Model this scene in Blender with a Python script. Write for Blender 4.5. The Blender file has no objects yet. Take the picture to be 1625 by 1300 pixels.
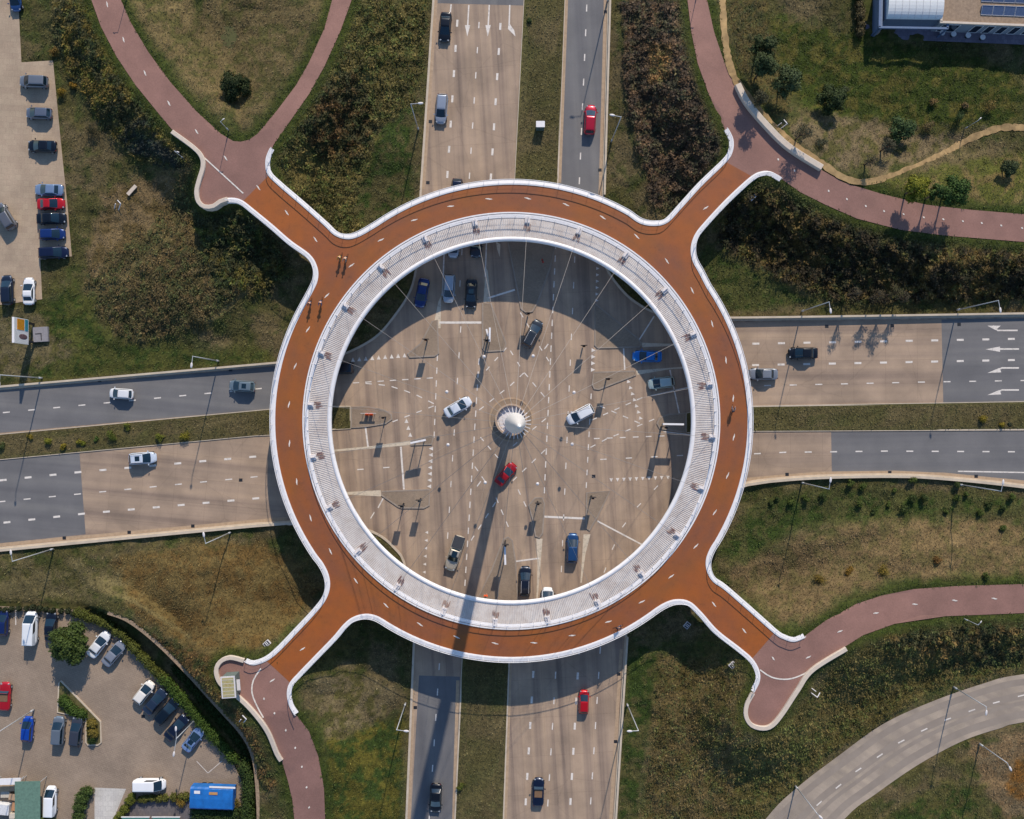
import bpy, bmesh, math, random
import numpy as np
from mathutils import Vector, Matrix
from mathutils.geometry import delaunay_2d_cdt
random.seed(7); rng = np.random.default_rng(11)
R_ = math.radians
# ------------------------------------------------------------------ camera, sky, sun
H = 145.0; F = 1472.0; NX, NY = 797.0, 654.0          # flying height, focal length and nadir in picture units
scn = bpy.context.scene
cam = bpy.data.cameras.new('camera'); camo = bpy.data.objects.new('camera', cam)
scn.collection.objects.link(camo); scn.camera = camo
camo.location = (0, 0, H); camo.rotation_euler = (0, 0, 0)
cam.sensor_width = 36; cam.lens = 36*F/1625
cam.shift_x = (812.5-NX)/1625; cam.shift_y = -(650-NY)/1625
cam.clip_start = 1; cam.clip_end = 5000
SUN_EL = R_(33.5); SHX, SHY = -math.sin(R_(13)), -math.cos(R_(13))   # ground direction in which shadows fall
wd = bpy.data.worlds.new('World'); scn.world = wd; wd.use_nodes = True
nt = wd.node_tree; bg = nt.nodes['Background']
sky = nt.nodes.new('ShaderNodeTexSky'); sky.sky_type = 'NISHITA'; sky.sun_disc = False
sky.sun_elevation = SUN_EL; sky.ozone_density = 4.5; sky.dust_density = 0.3; sky.sun_rotation = math.atan2(-SHX, -SHY)
nt.links.new(sky.outputs[0], bg.inputs[0]); bg.inputs[1].default_value = 0.14
sl = bpy.data.lights.new('sun', 'SUN'); sl.energy = 3.9; sl.angle = R_(0.6); sl.color = (1.0, 0.895, 0.76)
so = bpy.data.objects.new('sun', sl); scn.collection.objects.link(so)
ld = Vector((SHX*math.cos(SUN_EL), SHY*math.cos(SUN_EL), -math.sin(SUN_EL)))
so.rotation_euler = ld.to_track_quat('-Z', 'Y').to_euler(); so.location = (20, 60, 120)
scn.view_settings.view_transform = 'Standard'; scn.view_settings.look = 'None'
scn.view_settings.exposure = 0.12; scn.view_settings.gamma = 1
# ------------------------------------------------------------------ helpers
C = scn.collection
def W(px, py, z=0.0):
    k = (H-z)/F
    return Vector(((px-NX)*k, -(py-NY)*k, z))
def WA(P, z):
    P = np.asarray(P, float); z = np.broadcast_to(np.asarray(z, float), P.shape[:1]); k = (H-z)/F
    return np.stack([(P[:,0]-NX)*k, -(P[:,1]-NY)*k, z], 1)
def lin(r, g, b):
    f = lambda c: (c/255/12.92) if c/255 <= 0.04045 else ((c/255+0.055)/1.055)**2.4
    return (f(r), f(g), f(b))
def mesh_np(name, V, faces_flat, nper, cols=None, smooth=False):
    me = bpy.data.meshes.new(name); V = np.asarray(V, np.float32); ff = np.asarray(faces_flat, np.int32).ravel()
    n = len(ff)//nper
    me.vertices.add(len(V)); me.vertices.foreach_set('co', V.ravel())
    me.loops.add(len(ff)); me.loops.foreach_set('vertex_index', ff)
    me.polygons.add(n); me.polygons.foreach_set('loop_start', np.arange(n, dtype=np.int32)*nper)
    try: me.polygons.foreach_set('loop_total', np.full(n, nper, np.int32))
    except Exception: pass
    if smooth: me.polygons.foreach_set('use_smooth', np.ones(n, bool))
    if cols is not None:
        a = me.attributes.new('Col', 'FLOAT_COLOR', 'POINT')
        c4 = np.ones((len(V), 4), np.float32); c4[:, :3] = cols; a.data.foreach_set('color', c4.ravel())
    me.update(); me.validate(); return me
class MB:
    """collects shapes that become one mesh"""
    def __init__(s): s.v = []; s.f = []; s.mi = []
    def add(s, vs, fs, m=0):
        o = len(s.v); s.v += [tuple(v) for v in vs]; s.f += [tuple(i+o for i in f) for f in fs]; s.mi += [m]*len(fs); return s
    def box(s, c, d, rz=0, m=0, top=1.0):
        c = Vector(c); M = Matrix.Rotation(rz, 3, 'Z'); vs = []
        for z in (-1, 1):
            k = top if z > 0 else 1.0
            for x, y in ((-1,-1),(1,-1),(1,1),(-1,1)): vs.append(c + M@Vector((x*d[0]/2*k, y*d[1]/2*k, z*d[2]/2)))
        return s.add(vs, [(3,2,1,0),(4,5,6,7),(0,1,5,4),(1,2,6,5),(2,3,7,6),(3,0,4,7)], m)
    def tube(s, a, b, r0, r1=None, n=8, m=0, cap=True):
        a = Vector(a); b = Vector(b); r1 = r0 if r1 is None else r1
        d = (b-a).normalized(); q = Vector((0,0,1)).rotation_difference(d); vs = []
        for p, r in ((a, r0), (b, r1)):
            for i in range(n):
                t = 2*math.pi*i/n; vs.append(p + q@Vector((r*math.cos(t), r*math.sin(t), 0)))
        fs = [(i, (i+1)%n, n+(i+1)%n, n+i) for i in range(n)]
        if cap: fs += [tuple(range(n))[::-1], tuple(range(n, 2*n))]
        return s.add(vs, fs, m)
    def path(s, P, r, n=6, closed=False, m=0):
        P = [Vector(p) for p in P]; N = len(P); vs = []; fs = []
        for i, p in enumerate(P):
            a = P[(i-1)%N] if (closed or i > 0) else p; b = P[(i+1)%N] if (closed or i < N-1) else p
            d = (b-a).normalized(); q = Vector((0,0,1)).rotation_difference(d)
            side = d.cross(Vector((0,0,1))); side = side.normalized() if side.length > 1e-4 else Vector((1,0,0)); up = side.cross(d)
            for j in range(n):
                t = 2*math.pi*j/n; vs.append(p + side*(r*math.cos(t)) + up*(r*math.sin(t)))
        for i in range(N if closed else N-1):
            k = (i+1)%N
            for j in range(n): fs.append((i*n+j, i*n+(j+1)%n, k*n+(j+1)%n, k*n+j))
        if not closed: fs += [tuple(range(n))[::-1], tuple(range((N-1)*n, N*n))]
        return s.add(vs, fs, m)
    def lathe(s, c, prof, n=24, m=0):
        c = Vector(c); vs = []; fs = []
        for r, z in prof:
            for i in range(n):
                t = 2*math.pi*i/n; vs.append(c + Vector((r*math.cos(t), r*math.sin(t), z)))
        for k in range(len(prof)-1):
            for i in range(n): fs.append((k*n+i, k*n+(i+1)%n, (k+1)*n+(i+1)%n, (k+1)*n+i))
        fs.append(tuple(range((len(prof)-1)*n, len(prof)*n)))
        return s.add(vs, fs, m)
    def ball(s, c, rx, ry, rz, n=10, m=0):
        c = Vector(c); vs = []; fs = []; k = n//2
        for j in range(k+1):
            ph = math.pi*j/k
            for i in range(n):
                t = 2*math.pi*i/n; vs.append(c+Vector((rx*math.sin(ph)*math.cos(t), ry*math.sin(ph)*math.sin(t), -rz*math.cos(ph))))
        for j in range(k):
            for i in range(n): fs.append((j*n+i, j*n+(i+1)%n, (j+1)*n+(i+1)%n, (j+1)*n+i))
        return s.add(vs, fs, m)
    def section(s, P, prof, closed=False, m=0, cap=True):
        """sweep a profile [(side offset, height)] along world polyline P; +side = left of travel"""
        P = [Vector(p) for p in P]; N = len(P); K = len(prof); vs = []; fs = []
        for i, p in enumerate(P):
            a = P[(i-1)%N] if (closed or i > 0) else p; b = P[(i+1)%N] if (closed or i < N-1) else p
            d = (b-a); d.z = 0; d.normalize(); nrm = Vector((-d.y, d.x, 0))
            for o, h in prof: vs.append(p + nrm*o + Vector((0,0,h)))
        for i in range(N if closed else N-1):
            k = (i+1)%N
            for j in range(K): fs.append((i*K+j, k*K+j, k*K+(j+1)%K, i*K+(j+1)%K))
        if cap and not closed: fs += [tuple(range(K)), tuple(range((N-1)*K, N*K))[::-1]]
        return s.add(vs, fs, m)
    def prism(s, P, z0, z1, m=0):
        n = len(P); 
        ar = sum(P[i][0]*P[(i+1)%n][1]-P[(i+1)%n][0]*P[i][1] for i in range(n))
        if ar < 0: P = P[::-1]
        vs = [(p[0], p[1], z0) for p in P]+[(p[0], p[1], z1) for p in P]
        return s.add(vs, [tuple(range(n))[::-1], tuple(range(n, 2*n))]+[(i, (i+1)%n, n+(i+1)%n, n+i) for i in range(n)], m)
    def mesh(s, name, mats, smooth=False):
        me = bpy.data.meshes.new(name); me.from_pydata(s.v, [], s.f)
        for m in (mats if isinstance(mats, (list, tuple)) else [mats]): me.materials.append(m)
        me.polygons.foreach_set('material_index', s.mi)
        if smooth: me.polygons.foreach_set('use_smooth', [True]*len(me.polygons))
        me.update(); return me
    def build(s, name, mats, parent=None, smooth=False):
        return link(name, s.mesh(name, mats, smooth), parent)
def link(name, me, parent=None, loc=None):
    o = bpy.data.objects.new(name, me); C.objects.link(o)
    if parent: o.parent = parent
    if loc is not None: o.location = loc
    return o
def tag(o, label, cat, group=None, kind=None):
    if kind: o['kind'] = kind
    if label: o['label'] = label
    if cat: o['category'] = cat
    if group: o['group'] = group
    return o
def empty(name, loc, rz, label, cat, group=None):
    o = bpy.data.objects.new(name, None); C.objects.link(o); o.location = loc; o.rotation_euler = (0, 0, rz)
    o.empty_display_size = 0.5
    return tag(o, label, cat, group)
KIDS = {}
def kids(o): return [c for c in bpy.data.objects if c.parent == o]
def copy_tree(o, tree, loc, rz, label, scale=1.0, group=None):
    r = o.copy(); C.objects.link(r); r.location = loc; r.rotation_euler = (0, 0, rz); r.scale = (scale,)*3
    r['label'] = label
    if group: r['group'] = group
    for ch, subs in tree:
        c = ch.copy(); C.objects.link(c); c.parent = r
        for g in subs:
            d = g.copy(); C.objects.link(d); d.parent = c
    return r
def tree_of(o): return [(c, kids(c)) for c in kids(o)]
def catmull(P, step=4.0):
    P = [np.array(p, float) for p in P]; out = []
    for i in range(len(P)-1):
        p0 = P[max(i-1, 0)]; p1 = P[i]; p2 = P[i+1]; p3 = P[min(i+2, len(P)-1)]
        n = max(1, int(np.linalg.norm(p2-p1)/step))
        for k in range(n):
            t = k/n
            out.append(0.5*((2*p1)+(-p0+p2)*t+(2*p0-5*p1+4*p2-p3)*t*t+(-p0+3*p1-3*p2+p3)*t**3))
    out.append(P[-1]); return out
def inside(P, poly):
    P = np.asarray(P, float); x, y = P[:,0], P[:,1]; r = np.zeros(len(P), bool); n = len(poly)
    for i in range(n):
        x1, y1 = poly[i]; x2, y2 = poly[(i+1)%n]
        if y1 == y2: continue
        c = ((y1 > y) != (y2 > y)) & (x < (x2-x1)*(y-y1)/(y2-y1)+x1); r ^= c
    return r
def pdist(P, line, closed=False, vals=None):
    P = np.asarray(P, float); best = np.full(len(P), 1e9); bv = np.zeros(len(P)); n = len(line)
    for i in range(n if closed else n-1):
        a = np.array(line[i][:2], float); b = np.array(line[(i+1)%n][:2], float); d = b-a; L = max(d@d, 1e-9)
        t = np.clip(((P-a)@d)/L, 0, 1); q = np.hypot(P[:,0]-a[0]-t*d[0], P[:,1]-a[1]-t*d[1])
        m = q < best; best = np.where(m, q, best)
        if vals is not None: bv = np.where(m, vals[i]*(1-t)+vals[(i+1)%n]*t, bv)
    return (best, bv) if vals is not None else best
def sdist(P, poly):        # positive outside
    d = pdist(P, poly, True); return np.where(inside(P, poly), -d, d)
def ss(x): x = np.clip(x, 0, 1); return x*x*(3-2*x)
_L = rng.random((256, 256))
def vnoise(P, s):
    x = P[:,0]/s+1000; y = P[:,1]/s+1000; i = np.floor(x).astype(int); j = np.floor(y).astype(int); u = ss(x-i); v = ss(y-j)
    g = lambda a, b: _L[a%256, b%256]
    return (g(i,j)*(1-u)+g(i+1,j)*u)*(1-v)+(g(i,j+1)*(1-u)+g(i+1,j+1)*u)*v
def fbm(P, s, o=4):
    r = 0; a = 1; t = 0
    for k in range(o): r = r+a*vnoise(P+k*37.7, s/2**k); t += a; a *= 0.6
    return r/t
# ------------------------------------------------------------------ materials
def nodemat(name):
    m = bpy.data.materials.new(name); m.use_nodes = True; t = m.node_tree; return m, t, t.nodes['Principled BSDF']
def noise_node(t, scale, detail=4, vec=None, rough=0.6):
    n = t.nodes.new('ShaderNodeTexNoise'); n.inputs['Scale'].default_value = scale; n.inputs['Detail'].default_value = detail; n.inputs['Roughness'].default_value = rough
    if vec: t.links.new(vec, n.inputs['Vector'])
    return n
def ramp(t, src, stops):
    r = t.nodes.new('ShaderNodeValToRGB'); e = r.color_ramp.elements
    while len(e) < len(stops): e.new(0.5)
    for k, (p, c) in enumerate(stops): e[k].position = p; e[k].color = (*c, 1) if len(c) == 3 else c
    t.links.new(src, r.inputs[0]); return r
def mul(t, a, b, fac=1.0, mode='MULTIPLY'):
    m = t.nodes.new('ShaderNodeMix'); m.data_type = 'RGBA'; m.blend_type = mode; m.inputs[0].default_value = fac
    t.links.new(a, m.inputs[6])
    if isinstance(b, tuple): m.inputs[7].default_value = (*b, 1)
    else: t.links.new(b, m.inputs[7])
    return m.outputs[2]
def mapping(t, scale=(1,1,1), rot=0, src='Object'):
    tc = t.nodes.new('ShaderNodeTexCoord'); mp = t.nodes.new('ShaderNodeMapping'); mp.inputs['Scale'].default_value = scale
    mp.inputs['Rotation'].default_value = (0, 0, rot); t.links.new(tc.outputs[src], mp.inputs[0]); return mp.outputs[0]
def simple(name, col, rough=0.7, metal=0.0, var=0.12, scale=3.0, coat=0.0, spec=0.5):
    m, t, b = nodemat(name); v = mapping(t); n = noise_node(t, scale, 4, v)
    lo = tuple(c*(1-var) for c in col); hi = tuple(min(1, c*(1+var)) for c in col)
    r = ramp(t, n.outputs[0], [(0.3, lo), (0.7, hi)]); t.links.new(r.outputs[0], b.inputs['Base Color'])
    b.inputs['Roughness'].default_value = rough; b.inputs['Metallic'].default_value = metal; b.inputs['Coat Weight'].default_value = coat
    b.inputs['Specular IOR Level'].default_value = spec; return m
def roadmat(name, col, rot, streak=0.5, joints=True, sx=0.55, jl=5.0, patch=0.25):
    m, t, b = nodemat(name)
    v = mapping(t, (1,1,1), rot); sep = t.nodes.new('ShaderNodeMapping'); sep.inputs['Scale'].default_value = (sx, 0.012, 1); t.links.new(v, sep.inputs[0])
    n1 = noise_node(t, 1.0, 3, sep.outputs[0], 0.55)
    st = ramp(t, n1.outputs[0], [(0.32, (1-streak, 1-streak, 1-streak*0.88)), (0.5, (0.93,0.93,0.94)), (0.68, (1.1,1.09,1.06))])
    n2 = noise_node(t, 0.16, 5, v); pt = ramp(t, n2.outputs[0], [(0.35, (1-patch,)*3), (0.62, (1.05,1.04,1.03))])
    n3 = noise_node(t, 9.0, 3, v, 0.8); gr = ramp(t, n3.outputs[0], [(0.3, (0.86,)*3), (0.7, (1.1,)*3)])
    rgb = t.nodes.new('ShaderNodeRGB'); rgb.outputs[0].default_value = (*col, 1)
    c = mul(t, rgb.outputs[0], st.outputs[0]); c = mul(t, c, pt.outputs[0]); c = mul(t, c, gr.outputs[0])
    if joints:
        br = t.nodes.new('ShaderNodeTexBrick'); br.offset = 0; br.inputs['Scale'].default_value = 1; br.inputs['Brick Width'].default_value = 3.7; br.inputs['Row Height'].default_value = jl
        br.inputs['Mortar Size'].default_value = 0.025; br.inputs['Mortar Smooth'].default_value = 0.3
        br.inputs['Color1'].default_value = (1,1,1,1); br.inputs['Color2'].default_value = (0.95,0.95,0.95,1); br.inputs['Mortar'].default_value = (0.68,0.67,0.66,1)
        t.links.new(v, br.inputs['Vector']); c = mul(t, c, br.outputs['Color'], 0.8)
        v4 = t.nodes.new('ShaderNodeTexVoronoi'); v4.feature = 'DISTANCE_TO_EDGE'; v4.inputs['Scale'].default_value = 0.09
        wn = noise_node(t, 0.7, 3, v); wv = mul(t, v, wn.outputs[1], 0.35, 'ADD'); t.links.new(wv, v4.inputs['Vector'])
        cr = ramp(t, v4.outputs[0], [(0.0, (0.78,)*3), (0.006, (1,1,1))]); c = mul(t, c, cr.outputs[0], 0.6)
    t.links.new(c, b.inputs['Base Color']); b.inputs['Roughness'].default_value = 0.85
    bp = t.nodes.new('ShaderNodeBump'); bp.inputs['Strength'].default_value = 0.25; bp.inputs['Distance'].default_value = 0.02
    t.links.new(n3.outputs[0], bp.inputs['Height']); t.links.new(bp.outputs[0], b.inputs['Normal']); return m
def paving(name, c1, c2, mortar, w, h, rot=0, rough=0.85):
    m, t, b = nodemat(name); v = mapping(t, (1,1,1), rot)
    br = t.nodes.new('ShaderNodeTexBrick'); br.inputs['Scale'].default_value = 1; br.inputs['Brick Width'].default_value = w; br.inputs['Row Height'].default_value = h
    br.inputs['Mortar Size'].default_value = 0.012; br.inputs['Color1'].default_value = (*c1,1); br.inputs['Color2'].default_value = (*c2,1); br.inputs['Mortar'].default_value = (*mortar,1)
    t.links.new(v, br.inputs['Vector']); n = noise_node(t, 0.22, 5, v); r = ramp(t, n.outputs[0], [(0.3,(0.8,)*3),(0.7,(1.12,)*3)])
    n5 = noise_node(t, 5, 4, v); r5 = ramp(t, n5.outputs[0], [(0.3,(0.88,)*3),(0.7,(1.1,)*3)])
    c = mul(t, br.outputs['Color'], r.outputs[0]); c = mul(t, c, r5.outputs[0]); t.links.new(c, b.inputs['Base Color']); b.inputs['Roughness'].default_value = rough; return m
def leafmat(name, use_attr=True, col=(0.06,0.08,0.02), var=0.5, trans=0.25):
    m, t, b = nodemat(name); g = t.nodes.new('ShaderNodeNewGeometry')
    if use_attr: a = t.nodes.new('ShaderNodeAttribute'); a.attribute_name = 'Col'; src = a.outputs[0]
    else: a = t.nodes.new('ShaderNodeRGB'); a.outputs[0].default_value = (*col, 1); src = a.outputs[0]
    r = ramp(t, g.outputs['Random Per Island'], [(0, (1-var, 1-var*0.95, 1-var)), (0.6, (1,1,1)), (1, (1+var*0.7, 1+var*0.72, 1+var*0.66))])
    c = mul(t, src, r.outputs[0]); t.links.new(c, b.inputs['Base Color']); b.inputs['Roughness'].default_value = 0.75; b.inputs['Specular IOR Level'].default_value = 0.25
    return m
CONC = lin(175, 151, 128); ASPH = lin(117, 115, 114)
M = {}
M['road'] = roadmat('worn_concrete_road', CONC, R_(-3.4), 0.42, jl=6.0, sx=0.75)
M['road_e'] = roadmat('worn_concrete_east', CONC, R_(89.3), 0.36)
M['road_w'] = roadmat('worn_concrete_west', CONC, R_(95.2)-math.pi, 0.36)
M['asph'] = roadmat('grey_asphalt', ASPH, R_(-3), 0.22, False, 0.5, patch=0.14)
M['asph_e'] = roadmat('grey_asphalt_east', ASPH, R_(89), 0.22, False, 0.5, patch=0.14)
M['asph_w'] = roadmat('grey_asphalt_west', ASPH, R_(95), 0.22, False, 0.5, patch=0.14)
M['ramp'] = roadmat('light_concrete_ramp', lin(176,160,142), R_(-60), 0.2, False, 0.5)
M['lot'] = paving('beige_block_paving', lin(178,157,132), lin(170,148,125), lin(150,132,112), 0.9, 0.9, 0.05)
M['lot2'] = paving('greybrown_block_paving', lin(158,139,119), lin(151,132,113), lin(120,104,92), 0.6, 0.3, 0.4)
M['path'] = paving('rose_cycle_path_asphalt', lin(146,108,96), lin(144,107,95), lin(141,104,93), 3.0, 8, 0.6)
M['island'] = paving('traffic_island_clinkers', lin(154,134,113), lin(146,127,107), lin(124,109,93), 0.3, 0.15, 0.1)
M['kerb'] = simple('kerb_concrete', lin(196,180,158), 0.85, var=0.12, scale=0.8)
M['kerbg'] = simple('kerb_grey', lin(152,138,124), 0.85, var=0.15, scale=1.0)
M['gutter'] = simple('gutter_clinkers', lin(176,150,122), 0.9, var=0.14, scale=2)
def worn(name, col):
    m, t, b = nodemat(name); v = mapping(t); n = noise_node(t, 1.6, 5, v, 0.75); r = ramp(t, n.outputs[0], [(0.33, tuple(c*0.62 for c in col)), (0.5, col)])
    t.links.new(r.outputs[0], b.inputs['Base Color']); b.inputs['Roughness'].default_value = 0.7; return m
M['mark'] = worn('worn_white_road_paint', lin(226,216,204))
M['wedge'] = worn('cream_road_paint', lin(208,192,168))
def deckmat():
    m, t, b = nodemat('orange_deck_coating'); v = mapping(t)
    n = noise_node(t, 0.12, 4, v, 0.5); r = ramp(t, n.outputs[0], [(0.35, lin(143,80,42)), (0.65, lin(157,86,28))])
    n2 = noise_node(t, 7, 4, v, 0.8); r2 = ramp(t, n2.outputs[0], [(0.3,(0.88,)*3),(0.7,(1.08,)*3)])
    # tyre polished middle of the lane, as rings about the pylon
    c = mul(t, r.outputs[0], r2.outputs[0]); n3 = noise_node(t, 0.5, 3, v); r3 = ramp(t, n3.outputs[0], [(0.42,(1,1,1)),(0.62,(0.9,0.95,1.1))]); c = mul(t, c, r3.outputs[0])
    cv = t.nodes.new('ShaderNodeVectorMath'); cv.operation = 'DISTANCE'; t.links.new(v, cv.inputs[0]); q = W(811.5, 668.0, 5.8); cv.inputs[1].default_value = (q.x, q.y, 5.8)
    mr = t.nodes.new('ShaderNodeMath'); mr.operation = 'MULTIPLY_ADD'; mr.inputs[1].default_value = 1/6.0; mr.inputs[2].default_value = -30.5/6.0; t.links.new(cv.outputs['Value'], mr.inputs[0])
    wr_ = ramp(t, mr.outputs[0], [(0.10,(1,1,1)),(0.32,(0.84,0.96,1.35)),(0.45,(0.93,0.98,1.12)),(0.62,(0.82,0.95,1.4)),(0.9,(1.02,1,0.98))]); c = mul(t, c, wr_.outputs[0], 0.75)
    n6 = noise_node(t, 1.1, 6, v, 0.75); r6 = ramp(t, n6.outputs[0], [(0.30,(0.72,0.74,0.8)),(0.42,(1,1,1)),(0.75,(1.08,1.07,1.06))]); c = mul(t, c, r6.outputs[0], 0.8)
    t.links.new(c, b.inputs['Base Color']); b.inputs['Roughness'].default_value = 0.6; return m
M['deck'] = deckmat()
M['white'] = simple('white_coated_steel', lin(232,228,226), 0.45, var=0.05, scale=1.5)
M['whited'] = simple('weathered_white_steel', lin(214,208,206), 0.5, var=0.08, scale=2)
def gratingmat():
    m, t, b = nodemat('ribbed_pale_steel'); v = mapping(t); n = noise_node(t, 0.6, 5, v, 0.7)
    r = ramp(t, n.outputs[0], [(0.3, lin(196,184,174)), (0.6, lin(216,208,200))]); n2 = noise_node(t, 3.5, 4, v, 0.8)
    r2 = ramp(t, n2.outputs[0], [(0.3,(0.8,0.74,0.72)),(0.45,(1,1,1))]); t.links.new(mul(t, r.outputs[0], r2.outputs[0]), b.inputs['Base Color']); b.inputs['Roughness'].default_value = 0.55; return m
M['grate'] = gratingmat()
M['rust'] = simple('rust_stain', lin(128,86,74), 0.85, var=0.35, scale=6)
M['cable'] = simple('galvanised_cable', lin(158,150,144), 0.6, 0.0, var=0.05)
M['steel'] = simple('galvanised_steel', lin(186,188,190), 0.5, 0.3, var=0.08)
M['dark'] = simple('dark_metal', lin(44,46,50), 0.5, 0.3)
M['black'] = simple('black_rubber', lin(24,24,25), 0.85)
M['concrete'] = simple('drum_concrete', lin(178,152,128), 0.85, var=0.12, scale=2)
M['glass'] = simple('tinted_car_glass', lin(20,40,52), 0.06, 0.0, var=0.02, spec=0.9)
M['lampg'] = simple('headlamp_glass', lin(168,174,180), 0.12, 0.2)
M['red_l'] = simple('tail_lamp', lin(96,16,16), 0.3)
M['plastic'] = simple('grey_plastic', lin(60,62,66), 0.6)
M['bark'] = simple('bark', lin(88,72,58), 0.9, var=0.3, scale=6)
M['veg'] = leafmat('verge_leaves', True, var=0.5)
M['cream'] = simple('cream_concrete_wall', lin(206,190,172), 0.8, var=0.08, scale=2)
M['trail'] = simple('sandy_trail', lin(160,132,90), 0.95, var=0.38, scale=0.7)
# ------------------------------------------------------------------ outlines in picture units
RK_NW = [(692,-200),(688,0),(668,300)]+catmull([(661,425),(652,460),(631,495),(596,535),(546,562),(500,574),(430,579)], 8)+[(0,617),(-220,636)]
RK_SW = [(-220,892),(0,870),(406,831),(460,828)]+catmull([(500,825),(545,829),(581,840),(606,852),(626,870),(641,892),(650,950)], 8)+[(657,1020),(645,1300),(638,1470)]
RK_SE = [(968,1470),(975,1300),(993,1010)]+catmull([(1003,945),(1030,895),(1070,850),(1120,800),(1160,774),(1185,766),(1218,761),(1300,755),(1420,753),(1500,757),(1625,770),(1850,800)], 10)
RK_NE = [(1850,496),(1625,501),(1165,508)]+catmull([(1100,505),(1042,497),(1002,475),(974,445),(962,425)], 8)+[(957,310),(966,0),(972,-200)]
RK_NW, RK_SW, RK_SE, RK_NE = [[(float(p[0]), float(p[1])) for p in q] for q in (RK_NW, RK_SW, RK_SE, RK_NE)]
ROAD = RK_NW+RK_SW+RK_SE+RK_NE
MED_N = [(842,-200),(832,0),(817,290),(812,378),(884,378),(885,290),(896,0),(904,-200)]
MED_S = [(735,1010),(734,1045),(722,1300),(714,1470),(793,1470),(799,1300),(808,1050),(808,1010)]
MED_E = [(1090,656),(1130,648),(1190,645),(1625,638),(1850,634),(1850,680),(1625,682),(1190,684),(1130,686),(1090,686)]
MED_W = [(-220,710),(0,690),(430,650),(500,645),(556,645),(556,680),(500,683),(430,690),(406,691),(0,729),(-220,750)]
P_NW = [(118,-200),(130,-60),(145,0),(160,42),(185,90),(215,135),(250,178),(274,207),(305,232),(320,250),(323,266),(317,285),(313,305),(316,320),(326,329),(338,328),(348,321),(360,316),(375,317),(384,319),(393,327),(435,283),(428,276),(424,264),(426,250),(434,230),(462,190),(490,150),(515,105),(540,50),(558,0),(575,-60),(612,-200),(580,-200),(544,-60),(527,0),(515,45),(490,100),(470,135),(440,175),(408,213),(395,222),(382,225),(370,224),(350,212),(312,177),(270,130),(235,82),(207,35),(192,0),(178,-60),(160,-200)]
P_NE = [(1085,-200),(1088,-60),(1091,0),(1097,50),(1107,100),(1125,150),(1150,205),(1161,222),(1160,240),(1150,256),(1142,266),(1184,291),(1194,281),(1208,274),(1222,275),(1240,284),(1270,305),(1310,325),(1360,347),(1430,365),(1500,374),(1625,384),(1850,400),(1850,360),(1625,340),(1540,333),(1470,325),(1400,308),(1340,290),(1304,270),(1250,235),(1215,200),(1185,165),(1165,130),(1148,95),(1133,50),(1122,0),(1114,-60),(1108,-200)]
P_SE = [(1230,1001),(1190,1044),(1202,1062),(1203,1080),(1195,1097),(1184,1120),(1183,1135),(1192,1149),(1210,1154),(1225,1148),(1242,1128),(1265,1093),(1288,1060),(1343,1025),(1370,1008),(1420,990),(1500,978),(1625,973),(1850,968),(1850,922),(1625,927),(1520,930),(1450,935),(1400,945),(1360,958),(1310,985),(1275,1011),(1258,1016)]
P_SW = [(402,1051),(386,1046),(365,1042),(349,1050),(343,1065),(350,1084),(372,1098),(400,1124),(424,1155),(440,1192),(448,1210),(457,1240),(464,1270),(467,1300),(474,1370),(480,1470),(528,1470),(520,1370),(516,1300),(514,1250),(505,1200),(490,1160),(468,1132),(459,1112),(460,1090),(467,1080),(428,1038),(420,1047)]
CU_A = [(1060,1530),(1130,1420),(1215,1300),(1265,1250),(1330,1200),(1400,1150),(1475,1115),(1560,1085),(1625,1070),(1850,1045)]
CU_B = [(1850,1110),(1625,1146),(1590,1155),(1530,1175),(1460,1212),(1390,1260),(1340,1300),(1250,1410),(1180,1530)]
CURVE = [(float(p[0]), float(p[1])) for p in catmull(CU_A, 12)+catmull(CU_B, 12)]
LOT1 = [(-220,-200),(24,-200),(29,0),(34,99),(84,96),(98,240),(107,325),(114,407),(64,412),(67,475),(0,484),(-220,500)]
LOT2 = [(-220,940),(0,962),(128,968),(172,990),(200,1024),(240,1068),(300,1134),(340,1180),(372,1215),(386,1245),(388,1470),(-220,1470)]
LOTZ = [(-220,935),(0,958),(130,960),(205,985),(250,1020),(300,1070),(345,1120),(385,1165),(402,1200),(408,1240),(412,1470),(-220,1470)]   # everything below the retaining wall
RX, RY, DZ = 811.5, 668.0, 5.8
def ringpt(a, r=377.5): return (RX+r*math.sin(R_(a)), RY-r*math.cos(R_(a)))
def ang(p): return math.degrees(math.atan2(p[0]-RX, RY-p[1]))
def arc(p, q, r=377.5, step=1.2):
    a, b = ang(p), ang(q)
    while b < a: b += 360
    n = max(2, int((b-a)/step)); return [ringpt(a+(b-a)*i/n, r) for i in range(n+1)]
# spur rails, each clockwise: (outbound part beyond the deck, deck part)
S_N0 = ([(431,236),(425,250),(424,264)], [(428,277),(445,294),(480,324),(515,355),(532,371),(550,377),(569,373)])
S_N1 = ([(1160,240),(1161,222),(1153,205)], [(1016,352),(1037,356),(1058,351),(1082,326),(1112,293),(1150,256)])
S_E0 = ([(1239,284),(1222,275),(1208,275)], [(1195,281),(1175,298),(1150,322),(1123,351),(1106,372),(1099,392),(1101,412),(1112,433)])
S_E1 = ([(1245,1012),(1260,1016),(1276,1010)], [(1129,872),(1123,888),(1124,905),(1133,921),(1150,933),(1187,965),(1230,1003)])
S_S0 = ([(1195,1097),(1203,1080),(1202,1064)], [(1192,1047),(1174,1031),(1137,1002),(1112,974),(1093,957),(1072,954),(1052,961)])
S_S1 = ([(458,1100),(461,1118),(469,1133)], [(597,980),(579,977),(561,982),(547,993),(530,1013),(500,1044),(476,1069),(462,1085)])
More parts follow.
